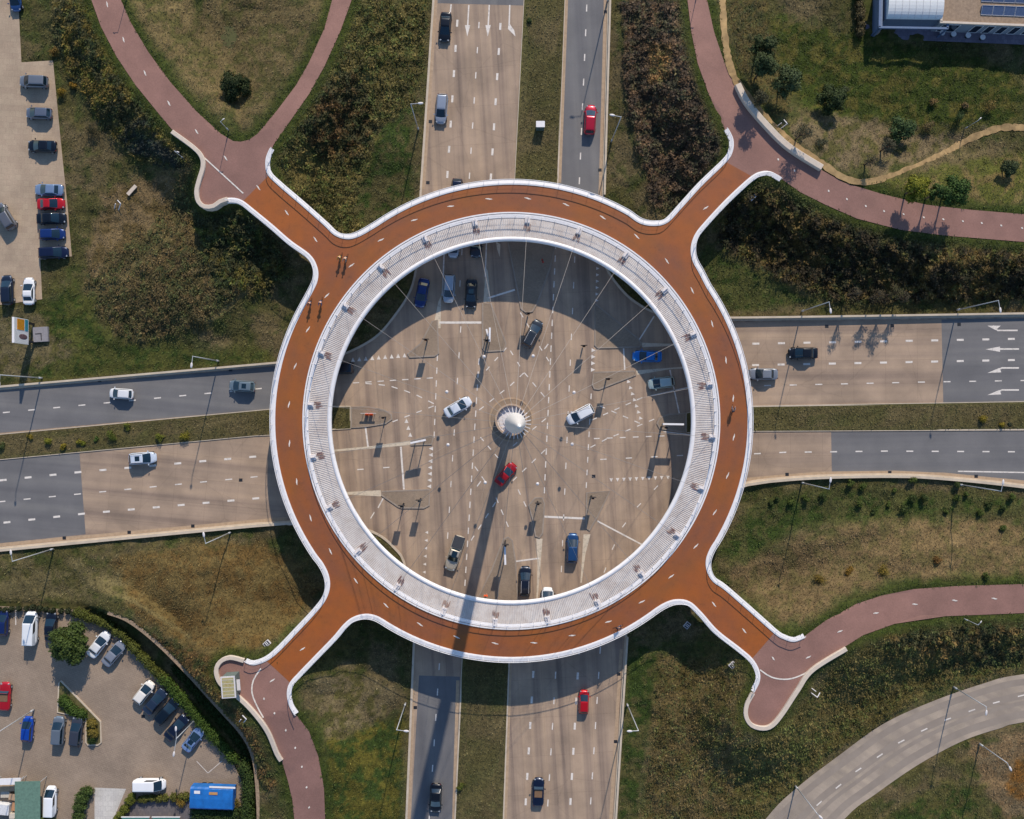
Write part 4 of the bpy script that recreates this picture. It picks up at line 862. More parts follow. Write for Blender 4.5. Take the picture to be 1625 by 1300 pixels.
# hedges
def hedge(P, w, h, col, label, n=6000, leaf=0.22, group=None, zz=0.0):
    P = catmull(P, 5); Q = [W(p[0], p[1], zz) for p in P]; c = Q[len(Q)//2].copy(); root = empty('hedge', c, 0, label, 'hedge', group); r = np.random.default_rng(len(P)+int(w*10)); bl = []
    for i in range(0, len(Q), 2):
        q = Q[i]-c; bl.append((q.x+r.uniform(-.15,.15), q.y+r.uniform(-.15,.15), h*0.5, w*0.58*r.uniform(.85,1.15), w*0.58*r.uniform(.85,1.15), h*0.55*r.uniform(.85,1.1)))
    me = crown_mesh('foliage', bl, n, leaf, int(w*100)+len(P)); me.materials.append(leafc(col)); link('foliage', me, root)
    mb = MB()
    for i in range(0, len(Q), 4): mb.tube(Q[i]-c, Q[i]-c+Vector((0.1,0.05,h*0.6)), 0.05, 0.03, 5)
    mb.build('stem', M['bark'], root)
gh = 'hedges around the lower car park'
hedge([(128,972),(165,985),(200,1010),(232,1045),(262,1075)], 1.5, 1.5, (84,88,34), 'olive hedge along the upper edge of the lower car park', 9000, group=gh)
hedge([(262,1075),(290,1105),(320,1140),(350,1175),(372,1200)], 1.9, 1.6, (66,86,28), 'bright green hedge behind the diagonal parked cars', 9000, group=gh)
hedge([(278,1062),(310,1098),(345,1138),(380,1180),(398,1225)], 1.6, 0.3, (50,66,24), 'low dark ground cover strip at the foot of the retaining wall', 5000, group=gh)
hedge([(392,1210),(400,1240),(398,1270),(396,1310)], 2.2, 2.2, (58,74,30), 'dark hedge at the right corner of the lower car park', 7000, group=gh)
hedge([(212,1262),(200,1280),(188,1298)], 1.3, 1.2, (96,100,34), 'olive hedge right of the white paved square', 3500, group=gh)
hedge([(140,1254),(132,1272),(128,1300)], 1.9, 1.6, (66,82,34), 'square clipped hedge left of the white paved square', 4500, group=gh)
hedge([(225,1268),(260,1264),(300,1264)], 1.2, 0.9, (92,92,38), 'low mixed hedge behind the white van', 3500, group=gh)
hedge([(318,1285),(350,1292),(378,1288)], 2.6, 1.3, (58,74,30), 'dark hedge below the blue covered trailer', 6500, group=gh)
hedge([(40,1298),(70,1300),(88,1304)], 1.8, 2.0, (84,96,36), 'green bushy hedge under the green market awning', 4500, group=gh)
hedge([(-10,950),(0,966),(60,964),(125,972)], 0.9, 1.1, (48,54,30), 'thin dark hedge above the parked white van', 4500, group=gh)
shrub(375,1268,1.3,(108,94,36), 'ochre bush at the right end of the blue covered trailer', z=0, group=gh); shrub(288,1272,1.0,(128,104,40), 'orange bush between the white van and the blue trailer', z=0, group=gh)
# planting bed island in the lower lot
bed = [(97,1080),(160,1145),(161,1178),(156,1182),(140,1182),(137,1178),(137,1140),(92,1130),(94,1084)]
island('planting_bed', bed, 'kerbed planting bed between parked cars in the lower car park', 'planting bed', simple('bed_soil', lin(92,86,50), 0.95, var=0.3), 0.14, kerbm='kerb')
hedge([(103,1110),(118,1126),(135,1134)], 1.8, 0.8, (66,86,30), 'green ground cover in the pointed planting bed', 3500, group=gh, zz=0.14); hedge([(148,1148),(149,1162)], 1.5, 1.0, (110,96,38), 'ochre shrub row in the pointed planting bed', 2500, group=gh, zz=0.14); shrub(149,1174,.8,(52,70,28), 'dark green bush at the tip of the planting bed', z=0.14, group=gh)
# ------------------------------------------------------------------ cars
PAINT = {}
def paint(c, metal=0.35):
    if c not in PAINT: PAINT[c] = simple('car_paint_%d_%d_%d' % c, lin(*c), 0.28, metal if max(c) < 215 else 0.0, var=0.03, scale=0.8, coat=0.6)
    return PAINT[c]
STY = { # length, width, height, rear base, roof rear, roof front, windscreen base, hood h, trunk h
 'sedan': (4.6,1.82,1.45,.13,.27,.56,.73,.86,.98), 'hatch': (4.1,1.76,1.5,.03,.14,.58,.77,.92,.95), 'wagon': (4.7,1.84,1.5,.03,.10,.58,.75,.88,.95),
 'suv': (4.5,1.86,1.68,.02,.08,.60,.76,1.0,1.02), 'van': (5.2,1.98,1.95,.0,.02,.70,.86,1.15,1.1), 'coupe': (4.3,1.8,1.32,.10,.30,.52,.72,.82,.92),
 'pickup': (5.7,1.95,1.85,.36,.39,.58,.68,1.1,1.05), 'convertible': (4.4,1.8,1.25,.30,.40,.42,.66,.84,.95)}
PROTO = {}
def car_proto(sty, col, rack=False, sunroof=False):
    key = (sty, col, rack, sunroof)
    if key in PROTO: return PROTO[key]
    L, Wd, Ht, a, b_, c, d, hh, th = STY[sty]; c -= .025; d += .03; w = Wd/2; X = lambda t: (t-0.5)*L
    root = empty('car', (0,0,-50), 0, '', 'car'); pm_ = paint(col)
    ts = [0,.012,.04,.09,.16,.24,.34,.5,.64,.74,.82,.90,.955,.985,1.0]; V = []; Fc = []
    for t in ts:
        wk = 1.0
        if t < .12: wk = 1-0.27*(1-t/.12)**2.2
        if t > .76: wk = 1-0.42*((t-.76)/.24)**2.3
        zt = th if t < a else (th*(1-(t-a)/(d-a))+hh*(t-a)/(d-a) if t < d else hh-(0.20)*((t-d)/(1-d))**1.6)
        if t < .04: zt -= 0.18*(1-t/.04)
        if t > .97: zt -= 0.16
        if sty == 'van' and t < d: zt = 1.1
        x = X(t); ww = w*wk; zb = 0.22 if .04 < t < .96 else 0.34
        V += [(x,-ww*.9,zb),(x,-ww,zb+.22),(x,-ww*.985,zt-.16),(x,-ww*.90,zt-.045),(x,-ww*.5,zt+.005),(x,0,zt+.02),(x,ww*.5,zt+.005),(x,ww*.90,zt-.045),(x,ww*.985,zt-.16),(x,ww,zb+.22),(x,ww*.9,zb)]
    K = 11
    for i in range(len(ts)-1):
        for j in range(K): Fc.append((i*K+j, i*K+(j+1)%K, (i+1)*K+(j+1)%K, (i+1)*K+j))
    Fc += [tuple(range(K))[::-1], tuple(range((len(ts)-1)*K, len(ts)*K))]
    mb = MB(); mb.add(V, [f[::-1] for f in Fc]); body = mb.build('body', [pm_, M['black']], root, True); sb_ = body.modifiers.new('round', 'SUBSURF'); sb_.levels = 1; sb_.render_levels = 1
    # cabin
    zb = min(hh, th)-0.06; zb = 1.04 if sty == 'van' else zb; wr = w*.79 if sty != 'van' else w*.88; wb = w*.95
    if sty == 'convertible':
        mb = MB(); mb.box((X(.48),0,.93), (L*.30, Wd*.66, .12)); mb.build('seats', simple('tan_seats', lin(120,92,66), .7), root)
        quad = lambda P, nm: MB().add(P, [(0,1,2,3)]).build(nm, M['glass'], root)
        quad([(X(.63),-w*.75,zb+.4),(X(.70),-w*.82,zb+.05),(X(.70),w*.82,zb+.05),(X(.63),w*.75,zb+.4)], 'windscreen')
        mb = MB(); mb.tube((X(.63),-w*.76,zb+.41),(X(.63),w*.76,zb+.41), .025, n=5); mb.build('windscreen_frame', pm_, root)
    else:
        B = [(X(a),-wb*.93,zb),(X(d),-wb*.93,zb),(X(d),wb*.93,zb),(X(a),wb*.93,zb)]; T = [(X(b_),-wr*.92,Ht-.05),(X(c),-wr*.94,Ht-.05),(X(c),wr*.94,Ht-.05),(X(b_),wr*.92,Ht-.05)]
        T2 = [(X(b_)+.16,-wr*.7,Ht),(X(c)-.16,-wr*.7,Ht),(X(c)-.16,wr*.7,Ht),(X(b_)+.16,wr*.7,Ht)]
        mb = MB(); mb.add(B+T+T2, [(0,1,5,4),(1,2,6,5),(2,3,7,6),(3,0,4,7),(4,5,9,8),(5,6,10,9),(6,7,11,10),(7,4,8,11),(8,9,10,11)]); rf_ = mb.build('roof', pm_, root, True); bv_ = rf_.modifiers.new('soft', 'BEVEL'); bv_.width = 0.05; bv_.segments = 3; bv_.limit_method = 'NONE'
        def pane(nm, p0, p1, p2, p3, u0, u1, v0, v1, out, mat='glass', bow=0.0):
            p0, p1, p2, p3 = map(Vector, (p0, p1, p2, p3)); f = lambda u, v: (p0.lerp(p1, u)).lerp(p3.lerp(p2, u), v)+Vector(out)
            nb = 6 if bow else 1; vs = []
            for i_ in range(nb+1):
                u = u0+(u1-u0)*i_/nb; k_ = bow*4*(i_/nb)*(1-i_/nb)
                vs += [f(u,v0)+Vector((k_,0,0)), f(u,v1)+Vector((k_*.35,0,abs(k_)*.1))]
            MB().add(vs, [(2*i_, 2*i_+2, 2*i_+3, 2*i_+1) for i_ in range(nb)]).build(nm, M[mat], root, True)
        pane('windscreen', B[1], B[2], T[2], T[1], .04, .96, .04, .97, (.012,0,.012), bow=0.16)
        if sty != 'van' or True: pane('rear_window', B[3], B[0], T[0], T[3], .07, .93, .25, .92, (-.014,0,.006), bow=-0.07)
        u1 = .5 if sty in ('van',) else .05
        pane('side_window', B[0], B[1], T[1], T[0], u1, .93, .22, .90, (0,-.014,.004)); pane('side_window', B[2], B[3], T[3], T[2], .07, 1-u1, .22, .90, (0,.014,.004))
        if sunroof: mb = MB(); mb.box((X((b_+c)/2+.03),0,Ht+.004), (L*.17, Wd*.42, .012)); mb.build('sunroof', M['glass'], root)
        if rack:
            for s in (-1,1): mb = MB(); mb.tube((X(b_+.03),s*wr*.80,Ht+.06),(X(c-.03),s*wr*.80,Ht+.06), .025, n=5); mb.box((X(b_+.04),s*wr*.80,Ht+.02),(.08,.05,.1)); mb.box((X(c-.04),s*wr*.80,Ht+.02),(.08,.05,.1)); mb.build('roof_rail', M['whited'], root)
    if sty == 'pickup':
        mb = MB(); mb.box((X(.18),0,th+.03), (L*.33, Wd*.86, .06)); mb.build('bed_cover', M['plastic'], root)
    for s in (-1,1):
        mb = MB(); mb.box((X(.935),s*w*.64,hh-.20), (.18,.26,.11), -s*.5); mb.build('headlight', M['lampg'], root)
        mb = MB(); mb.box((X(.022),s*w*.66,th-.20), (.10,.26,.16), s*.3); mb.build('tail_light', M['red_l'], root)
        mb = MB(); mb.box((X(d-.06),s*(w+.10),zb+.16), (.13,.22,.15), s*.15); mb.build('wing_mirror', pm_ if sty != 'van' else M['plastic'], root)
        for t in (.17,.82):
            mb = MB(); mb.tube((X(t),s*(w-.20),.32),(X(t),s*(w+.012),.32), .32, n=16); wh = mb.build('wheel', M['black'], root)
            mb = MB(); mb.tube((X(t),s*(w+.012),.32),(X(t),s*(w+.02),.32), .2, n=12); mb.build('rim', M['steel'], wh)
    mb = MB(); mb.box((X(.0)-.008,0,.62),(.02,.5,.11)); mb.build('number_plate', M['wedge'], root)
    PROTO[key] = [root, tree_of(root), False]; return PROTO[key]
def car(px, py, ang, sty, col, label, group='cars driving through the junction', L=None, z=0.0, cat='car', rack=False, sunroof=False):
    pr = car_proto(sty, col, rack, sunroof); loc = W(px, py, z+0.02); rz = R_(ang); sc = (L/STY[sty][0]) if L else 1.0
    if not pr[2]:
        o = pr[0]; pr[2] = True; o.location = loc; o.rotation_euler = (0,0,rz); o.scale = (sc,)*3; o['label'] = label; o['group'] = group
    else: o = copy_tree(pr[0], pr[1], loc, rz, label, sc, group)
    o['category'] = cat; return o
BLK=(20,22,27); NVY=(18,28,52); SIL=(152,160,172); GRY=(98,104,114); WHT=(226,226,224); RED=(168,18,24); DGR=(48,52,60)
ga = 'cars driving through the junction'; gb = 'cars parked in the upper left car park'; gc = 'cars parked in the lower left car park'
car(707,46,-94,'sedan',BLK,'black saloon on the top road just left of the lane arrows')
car(701,175,-94,'wagon',SIL,'silver estate car on the top road beside a street lamp')
car(936,192,86,'wagon',(176,16,44),'dark pink red estate car on the asphalt road at the top')
car(725,306,-94,'hatch',NVY,'dark car disappearing under the top of the ring')
car(756,387,-92,'convertible',DGR,'dark open car behind the black one, emerging from under the ring',L=4.6)
car(720,390,-92,'hatch',(186,192,200),'pale hatchback emerging from under the ring behind the silver suv')
car(670,466,-101,'sedan',(22,50,110),'deep blue saloon in the shaded left turn lane at the top')
car(713,459,-93,'suv',(168,176,184),'pale silver suv with roof rails waiting in the ring shadow',rack=True)
car(748,467,-92,'sedan',BLK,'black saloon waiting in the ring shadow with its nose in the sun',sunroof=True)
car(845,530,62,'wagon',(54,60,66),'dark grey estate with bright bonnet turning in the upper middle of the junction',rack=True)
car(1026,566,179,'sedan',(0,110,190),'bright blue saloon in the shade at the right of the junction')
car(1048,608,-173,'hatch',(176,192,186),'pale green white hatchback waiting in the shade below the bright blue car')
car(540,585,-178,'suv',(26,40,52),'dark car half hidden under the left side of the ring')
car(727,646,30,'sedan',(206,212,220),'silver white saloon turning just left of the pylon')
car(920,658,-152,'suv',(222,224,226),'white suv with black roof trim right of the pylon',rack=True)
car(803,752,49,'coupe',RED,'red car on the pylon shadow below the centre',L=4.1)
car(722,877,-108,'pickup',(186,176,158),'beige pickup truck with grey bed cover in the lower left',cat='pickup truck',sunroof=True)
car(908,869,88,'wagon',(34,72,116),'medium blue estate car in the lower right of the junction')
car(833,921,88,'wagon',(26,32,46),'near black estate with roof rails waiting at the lower stop line',rack=True)
car(868,957,88,'van',WHT,'white van roof peeking out from under the bottom of the ring',cat='van')
car(386,613,176,'hatch',(118,134,142),'silver hatchback with large glass roof beside the left side of the ring',sunroof=True)
car(195,625,176,'hatch',(222,222,222),'small white hatchback on the left asphalt road',L=3.8)
car(229,727,4,'hatch',(196,206,218),'light silver car with dark glass roof on the left concrete road',rack=True,sunroof=True,L=4.3)
car(1272,561,180,'sedan',BLK,'black saloon on the right concrete road')
car(1209,594,179,'sedan',(136,140,146),'silver saloon leaving the ring on the right side')
car(926,1112,88,'hatch',(196,14,24),'small bright red hatchback on the bottom road',L=3.7)
car(854,1254,88,'convertible',NVY,'dark blue open top car on the bottom road')
car(692,1264,-92,'sedan',BLK,'black saloon on the bottom asphalt road by the pylon shadow')
for a_ in ((57,132,178,'suv',(120,126,134),'topmost grey suv in the row along the hedge'),(65,182,178,'hatch',(104,112,126),'blue grey hatchback, second from the top of the row'),(70,234,178,'sedan',(18,24,34),'black saloon parked apart below the grey cars'),
   (81,303,178,'sedan',(128,150,178),'light blue grey saloon above the red car'),(84,325,2,'coupe',(196,22,32),'red car squeezed between the light blue grey and black cars'),(85,348,2,'sedan',(16,22,32),'black saloon directly below the red car'),
   (86,373,1,'hatch',(24,52,112),'blue hatchback between the black and navy cars'),(88,402,2,'wagon',(20,30,60),'navy estate, the lowest of the row'),(28,0,-86,'hatch',(40,74,124),'blue car cut off by the top picture edge'),
   (12,345,122,'suv',(106,108,114),'grey suv parked at a slant by the left picture edge'),(15,461,92,'wagon',(30,40,58),'dark navy estate at the bottom of the upper car park'),(49,463,90,'coupe',(226,226,226),'white car at the bottom corner of the upper car park')):
    car(*a_, group=gb)
for a_ in ((8,987,88,'hatch',(26,44,96),'navy hatchback at the left picture edge above the red car'),(53,995,88,'van',(228,230,230),'white and teal van in the top row'),(84,993,88,'sedan',(22,28,42),'dark car beside the white van, under the tree'),
   (160,1021,53,'sedan',(222,224,226),'white car partly under the large tree'),(184,1035,50,'sedan',(150,154,162),'silver car beside the white one near the large tree'),(11,1103,88,'convertible',(186,24,36),'red open car at the left picture edge'),
   (47,1155,86,'hatch',(20,72,170),'small bright blue car alone in the aisle'),(96,1157,86,'suv',(112,122,132),'grey suv backed up to the planting bed'),(124,1159,84,'wagon',(66,70,80),'dark grey estate backed up to the planting bed'),
   (231,1097,52,'hatch',(232,226,216),'white hatchback at the upper end of the diagonal row'),(249,1111,50,'sedan',(44,58,78),'slate car next to the white hatchback in the diagonal row'),(267,1127,48,'wagon',(16,28,40),'black estate in the middle of the diagonal row'),
   (283,1152,48,'sedan',(20,30,52),'navy saloon under the lamp arm in the diagonal row'),(309,1171,52,'coupe',(130,156,196),'light blue car at the lower end of the diagonal row')):
    sty = a_[3]; car(*a_, group=gc, cat='van' if sty == 'van' else 'car', L=4.0 if (sty == 'hatch' and a_[0] == 47) else None, sunroof=a_[0] in (309,))
car(241,1242,0,'van',(236,236,236),'white van parked across the bottom of the lower car park', group=gc, cat='van', L=4.9); car(84,1268,88,'van',(234,236,238),'white van beside the green market awning', group=gc, cat='van', L=4.6)
# ------------------------------------------------------------------ street lamps
def lamp(px, py, hx, hy, bx, by, label, z=12.3, heads=1, name='street_lamp', group='tall street lamps along the roads', r=0.10):
    """foot pixel, arm tip as seen, and height: everything becomes world geometry with its own height"""
    z0 = gz(px, py) if name != 'street_lamp' or True else 0; z0 = max(z0, 0.0); A = W(px, py, z0); T = Vector((A.x, A.y, z)); root = empty(name, A, 0, label, 'street lamp', group)
    mb = MB(); mb.tube((0,0,0), (0,0,z-z0), r, r*0.55, 8); mb.tube((0,0,0), (0,0,1.1), r*1.5, r*1.4, 8); mb.build('pole', M['steel'], root, True)
    for q in (bx,) if heads == 1 else (bx, by):
        d = Vector((q[0], q[1], 0.12)); mb = MB(); mb.tube((0,0,z-z0-.05), Vector((0,0,z-z0))+d*0.8, 0.05, 0.04, 6); mb.build('arm', M['steel'], root)
        h = MB(); c = Vector((0,0,z-z0+.05))+d; hs = 0.45 if r < .08 else 0.85; t = math.atan2(d.y, d.x); h.ball((0,0,0), .5, .2, .11, 12); ho = h.build('lamp_head', M['whited'], root, True); ho.location = c; ho.rotation_euler = (0,0,t); ho.scale = (hs,)*3
        h = MB(); h.ball((0.05,0,-.07), .32, .14, .06, 10); g_ = h.build('lens', M['lampg'], ho, True)
    return root
lamp(67,600,0,0,(0,-1.3),0,'lamp at the left picture edge above the upper left road'); lamp(347,573,0,0,(-.1,-1.3),0,'lamp above the left asphalt road near the ring')
lamp(85,871,0,0,(-.1,1.3),0,'lamp below the left concrete road at the far left'); lamp(366,845,0,0,(-.2,1.3),0,'lamp below the left concrete road near the ring')
lamp(664,206,0,0,(1.4,0.05),0,'lamp left of the top road beside the silver estate'); lamp(970,225,0,0,(-1.3,.2),0,'lamp right of the top asphalt road near the dark pink red car'); lamp(964,2,0,0,(-1.3,.2),0,'lamp at the top picture edge right of the asphalt road')
lamp(1272,494,0,0,(.15,-1.3),0,'lamp above the right road near the ring'); lamp(1518,492,0,0,(.15,-1.4),0,'lamp above the right road near the turn arrows')
lamp(1272,766,0,0,(.15,1.3),0,'lamp below the right road near the ring'); lamp(1522,769,0,0,(.15,1.3),0,'lamp below the right road near the right picture edge')
lamp(643.5,1116,0,0,(1.4,-.1),0,'lamp left of the bottom asphalt road'); lamp(995,1117,0,0,(-1.3,0),0,'lamp right of the bottom concrete road')
lamp(1513,1090,0,0,(-.1,-.8),0,'upper lamp beside the curved road at the lower right',10); lamp(1262,1247,0,0,(.5,-.5),0,'lower lamp beside the curved road at the bottom',10); lamp(1554,1180,0,0,(.4,-.8),0,'lamp in the grass inside the curved road',8)
lamp(310,1142,0,0,(0,1.5),(-.3,-2.2),'two headed lamp behind the diagonal parked cars',8.5,2); lamp(54,1126,0,0,(-1,-.3),0,'lamp beside the small bright blue car in the lower car park',12.3)
gp = 'short lamp posts along the cycle paths'
for px, py, b_, lb in ((363,207,(.5,.3),'short lamp in the fork of the upper left cycle paths'),(202,-4,(-.5,.3),'short lamp at the top edge by the left cycle path'),(1106,-8,(.5,.2),'short lamp at the top edge by the upper right cycle path'),(1530,982,(.3,.5),'short lamp below the lower right cycle path'),(292,252,(.6,-.2),'short lamp in the scrub left of the upper left bridge end'),(1530,205,(.3,.3),'short lamp beside the sandy trail')):
    lamp(px, py, 0, 0, b_, 0, lb, gz(px,py)+4.2, group=gp, r=.06)
# lamps hung from the stay cables
CW = W(811, 666, 0)
for (px, py), lb in zip(((709,622),(711,706),(770,766),(853,768),(908,705),(911,623),(846,565),(768,566)), ('hanging lamp left of the pylon, upper','hanging lamp left of the pylon, lower','hanging lamp above the beige pickup','hanging lamp above the slim traffic island','hanging lamp right of the pylon, below the white suv','hanging lamp right of the pylon, above the white suv','hanging lamp below the dark grey estate','hanging lamp below the twin white sign boards')):
    zl = 4.9; p = W(px, py, zl); d = Vector((p.x-CW.x, p.y-CW.y, 0)); r = d.length; zc = 45-39*(r-1.6)/(29.5-1.6); root = empty('hanging_lamp', p, 0, lb, 'lamp', 'lamps hung over the junction')
    mb = MB(); mb.ball((0,0,0), .26, .26, .22, 14); mb.build('shade', M['whited'], root, True); mb = MB(); mb.tube((0,0,.2),(0,0,zc-zl), .008, n=4); mb.build('wire', M['cable'], root)
# ------------------------------------------------------------------ traffic signals and signs
def signal(px, py, label, h=3.4, board=(1.0,1.5), rz=0, z=0.14):
    root = empty('traffic_light', W(px, py, z), rz, label, 'traffic light', 'traffic lights in the junction')
    mb = MB(); mb.tube((0,0,0),(0,0,h), .06, .05, 8); mb.box((0,0,.5),(.18,.18,.9)); mb.build('pole', M['dark'], root)
    mb = MB(); mb.box((0,.03,h-.4),(board[0],.04,board[1])); mb.build('backboard', M['dark'], root)
    mb = MB(); mb.box((0,-.12,h-.4),(.34,.2,1.0)); hd = mb.build('signal_head', M['black'], root)
    for k, c in enumerate(((190,30,24),(190,130,20),(24,120,60))):
        mb = MB(); mb.tube((0,-.22,h-.08-.32*k),(0,-.25,h-.08-.32*k), .11, n=10); mb.build('lens', simple('signal_lens_%d' % k, lin(*c), .3) if 'sl%d' % k not in M else M['sl%d' % k], hd)
for a_ in ((678,541,'traffic light on the narrow island left of the stop line',3.4),(773,543,'traffic light at the foot of the twin white sign boards',4.4),(838,500,'traffic light on the dark median nose above the grey estate',3.2),(925,560-10,'traffic light at the left tip of the large shaded island',2.4),(962,602,'traffic light on the small tapering island',3.6),(1049,677,'traffic light on the rounded nose at the right',5.0),
   (612,662,'traffic light on the nose beside the orange barrier',3.8),(641,799,'left traffic light on the trapezoid island',4.0),(668,791,'right traffic light on the trapezoid island',3.6),(853,796,'traffic light on the slim island left of the blue car',3.2),(938,787,'traffic light on the triangular island in the lower right',3.2),(802,858,'traffic light at the tip of the long bottom median nose',5.0)): signal(*a_)
def signbar(p, q, label, z0=3.2, h=1.0):
    A = W(p[0], p[1], z0); B = W(q[0], q[1], z0); c = (A+B)/2; t = math.atan2(B.y-A.y, B.x-A.x); L = (B-A).length; root = empty('direction_sign', (c.x, c.y, 0.13), t, label, 'sign', 'white direction signs in the junction')
    mb = MB(); mb.box((0,0,z0+h/2), (L, .28, h)); mb.build('board', M['white'], root); mb = MB(); mb.tube((-L*.3,0,0),(-L*.3,0,z0), .08, n=8); mb.tube((L*.3,0,0),(L*.3,0,z0), .08, n=8); mb.build('post', M['dark'], root)
signbar((777.5,521),(777,543),'taller of the twin white sign boards at the top of the junction'); signbar((772,523),(775,534),'shorter slanted white sign board left of its taller twin',2.6,.6)
signbar((1051,673),(1084,673.5),'long white sign bar in the ring shadow at the right',3.6,.6); signbar((652,703),(676,698),'white sign bar over the thin left island',3.0,.7); signbar((801,865),(802,895),'white sign bar along the bottom median nose',3.6,.7)
# orange barriers and red hooded workers' boards
b_ = empty('road_barrier', W(586,657,.12), 0, 'orange road barrier with white board on the left median nose', 'barrier')
mb = MB(); mb.box((0,.1,1.0),(2.4,.05,.25)); mb.build('board', M['white'], b_); mb = MB(); mb.box((-.3,-.1,.45),(.5,.4,.6)); mb.box((.35,-.1,.45),(.5,.4,.6)); mb.build('feet', simple('barrier_orange', lin(226,84,24), .6), b_)
for s in (-.9,.9): mb = MB(); mb.tube((s,.1,0),(s,.1,1.0), .04, n=6); mb.build('leg', M['dark'], b_)
def person(px, py, z, jacket, trousers, hair, label, rz, seated=True, cat='person'):
    """one continuous figure grown with a skin modifier; rides a bicycle or stands"""
    root = empty('person', W(px, py, z), rz, label, cat, 'people on the bridge' if seated else None)
    if seated: J = {'pel':(-.18,0,.98),'che':(.08,0,1.36),'nek':(.17,0,1.52),'hea':(.22,0,1.63),'top':(.24,0,1.76),'shl':(.12,.19,1.42),'ell':(.32,.24,1.18),'wrl':(.52,.22,1.08),'shr':(.12,-.19,1.42),'elr':(.32,-.24,1.18),'wrr':(.52,-.22,1.08),'hil':(-.14,.10,.93),'knl':(.26,.11,.80),'anl':(.12,.11,.40),'tol':(.28,.11,.33),'hir':(-.14,-.10,.93),'knr':(.20,-.11,.66),'anr':(-.02,-.11,.24),'tor':(.15,-.11,.18)}
    else: J = {'pel':(0,0,.95),'che':(.0,0,1.32),'nek':(.0,0,1.5),'hea':(.03,0,1.61),'top':(.04,0,1.75),'shl':(0,.2,1.42),'ell':(.02,.26,1.14),'wrl':(.16,.24,.92),'shr':(0,-.2,1.42),'elr':(.02,-.26,1.14),'wrr':(.16,-.24,.92),'hil':(0,.1,.9),'knl':(.05,.11,.5),'anl':(-.03,.11,.09),'tol':(.16,.12,.04),'hir':(0,-.1,.9),'knr':(.1,-.11,.5),'anr':(.05,-.11,.09),'tor':(.22,-.12,.04)}
    Rr = {'pel':.14,'che':.15,'nek':.055,'hea':.095,'top':.07,'shl':.065,'ell':.045,'wrl':.03,'shr':.065,'elr':.045,'wrr':.03,'hil':.09,'knl':.06,'anl':.04,'tol':.035,'hir':.09,'knr':.06,'anr':.04,'tor':.035}
    E = [('pel','che'),('che','nek'),('nek','hea'),('hea','top'),('che','shl'),('shl','ell'),('ell','wrl'),('che','shr'),('shr','elr'),('elr','wrr'),('pel','hil'),('hil','knl'),('knl','anl'),('anl','tol'),('pel','hir'),('hir','knr'),('knr','anr'),('anr','tor')]
    J = dict(J); Rr = dict(Rr)
    for s, w_ in ((1,'wrl'),(-1,'wrr')):
        wv = Vector(J[w_]); pn = 'pa'+w_; J[pn] = tuple(wv+Vector((.06,0,-.02))); Rr[pn] = .028; E.append((w_, pn))
        for k, (oy, L) in enumerate(((-.03,.055),(-.01,.065),(.01,.06),(.03,.045))):
            a1 = '%s%da' % (w_, k); a2 = '%s%db' % (w_, k); J[a1] = tuple(wv+Vector((.06+L*.7,oy,-.02))); J[a2] = tuple(wv+Vector((.06+L*.8,oy,-.06))); Rr[a1] = .009; Rr[a2] = .008; E += [(pn,a1),(a1,a2)]
        J[w_+'t'] = tuple(wv+Vector((.06,-s*.05,-.03))); Rr[w_+'t'] = .010; E.append((w_, w_+'t'))
    def grow(nm, keys, edges, grow_, mat, parent, rootk):
        me = bpy.data.meshes.new(nm); idx = {k: i for i, k in enumerate(keys)}; me.from_pydata([J[k] for k in keys], [(idx[a], idx[b]) for a, b in edges], []); o = bpy.data.objects.new(nm+'_skeleton', me); C.objects.link(o)
        md = o.modifiers.new('s', 'SKIN'); sv = me.skin_vertices[0].data
        for k in keys: sv[idx[k]].radius = (Rr[k]+grow_,)*2; sv[idx[k]].use_root = (k == rootk)
        md2 = o.modifiers.new('u', 'SUBSURF'); md2.levels = 1; md2.render_levels = 1
        dg = bpy.context.evaluated_depsgraph_get(); ev = o.evaluated_get(dg); m2 = bpy.data.meshes.new_from_object(ev); m2.name = nm; bpy.data.objects.remove(o); m2.materials.clear(); m2.materials.append(mat)
        for p_ in m2.polygons: p_.use_smooth = True
        return link(nm, m2, parent)
    body = grow('body', list(J), E, 0, simple('skin', lin(196,150,122), .6), root, 'pel')
    sub = lambda ks: [(a, b) for a, b in E if a in ks and b in ks]
    ks = ['pel','che','shl','ell','wrl','shr','elr','wrr']; grow('jacket', ks, sub(ks), .018, simple('jacket_%d_%d_%d' % jacket, lin(*jacket), .85), root, 'pel')
    ks = ['pel','hil','knl','anl','hir','knr','anr']; grow('trousers', ks, sub(ks), .014, simple('trousers_%d_%d_%d' % trousers, lin(*trousers), .85), root, 'pel')
    hx, hy, hz = J['hea']; mb = MB(); mb.ball((hx-.015,hy,hz+.075), .115, .10, .10, 12); mb.build('hair', simple('hair_%d_%d_%d' % hair, lin(*hair), .8), root, True)
    for s in (-1,1): mb = MB(); mb.ball((hx+.095,hy+s*.035,hz+.03), .012, .014, .014, 8); mb.build('eye', M['dark'], root, True)
    return root
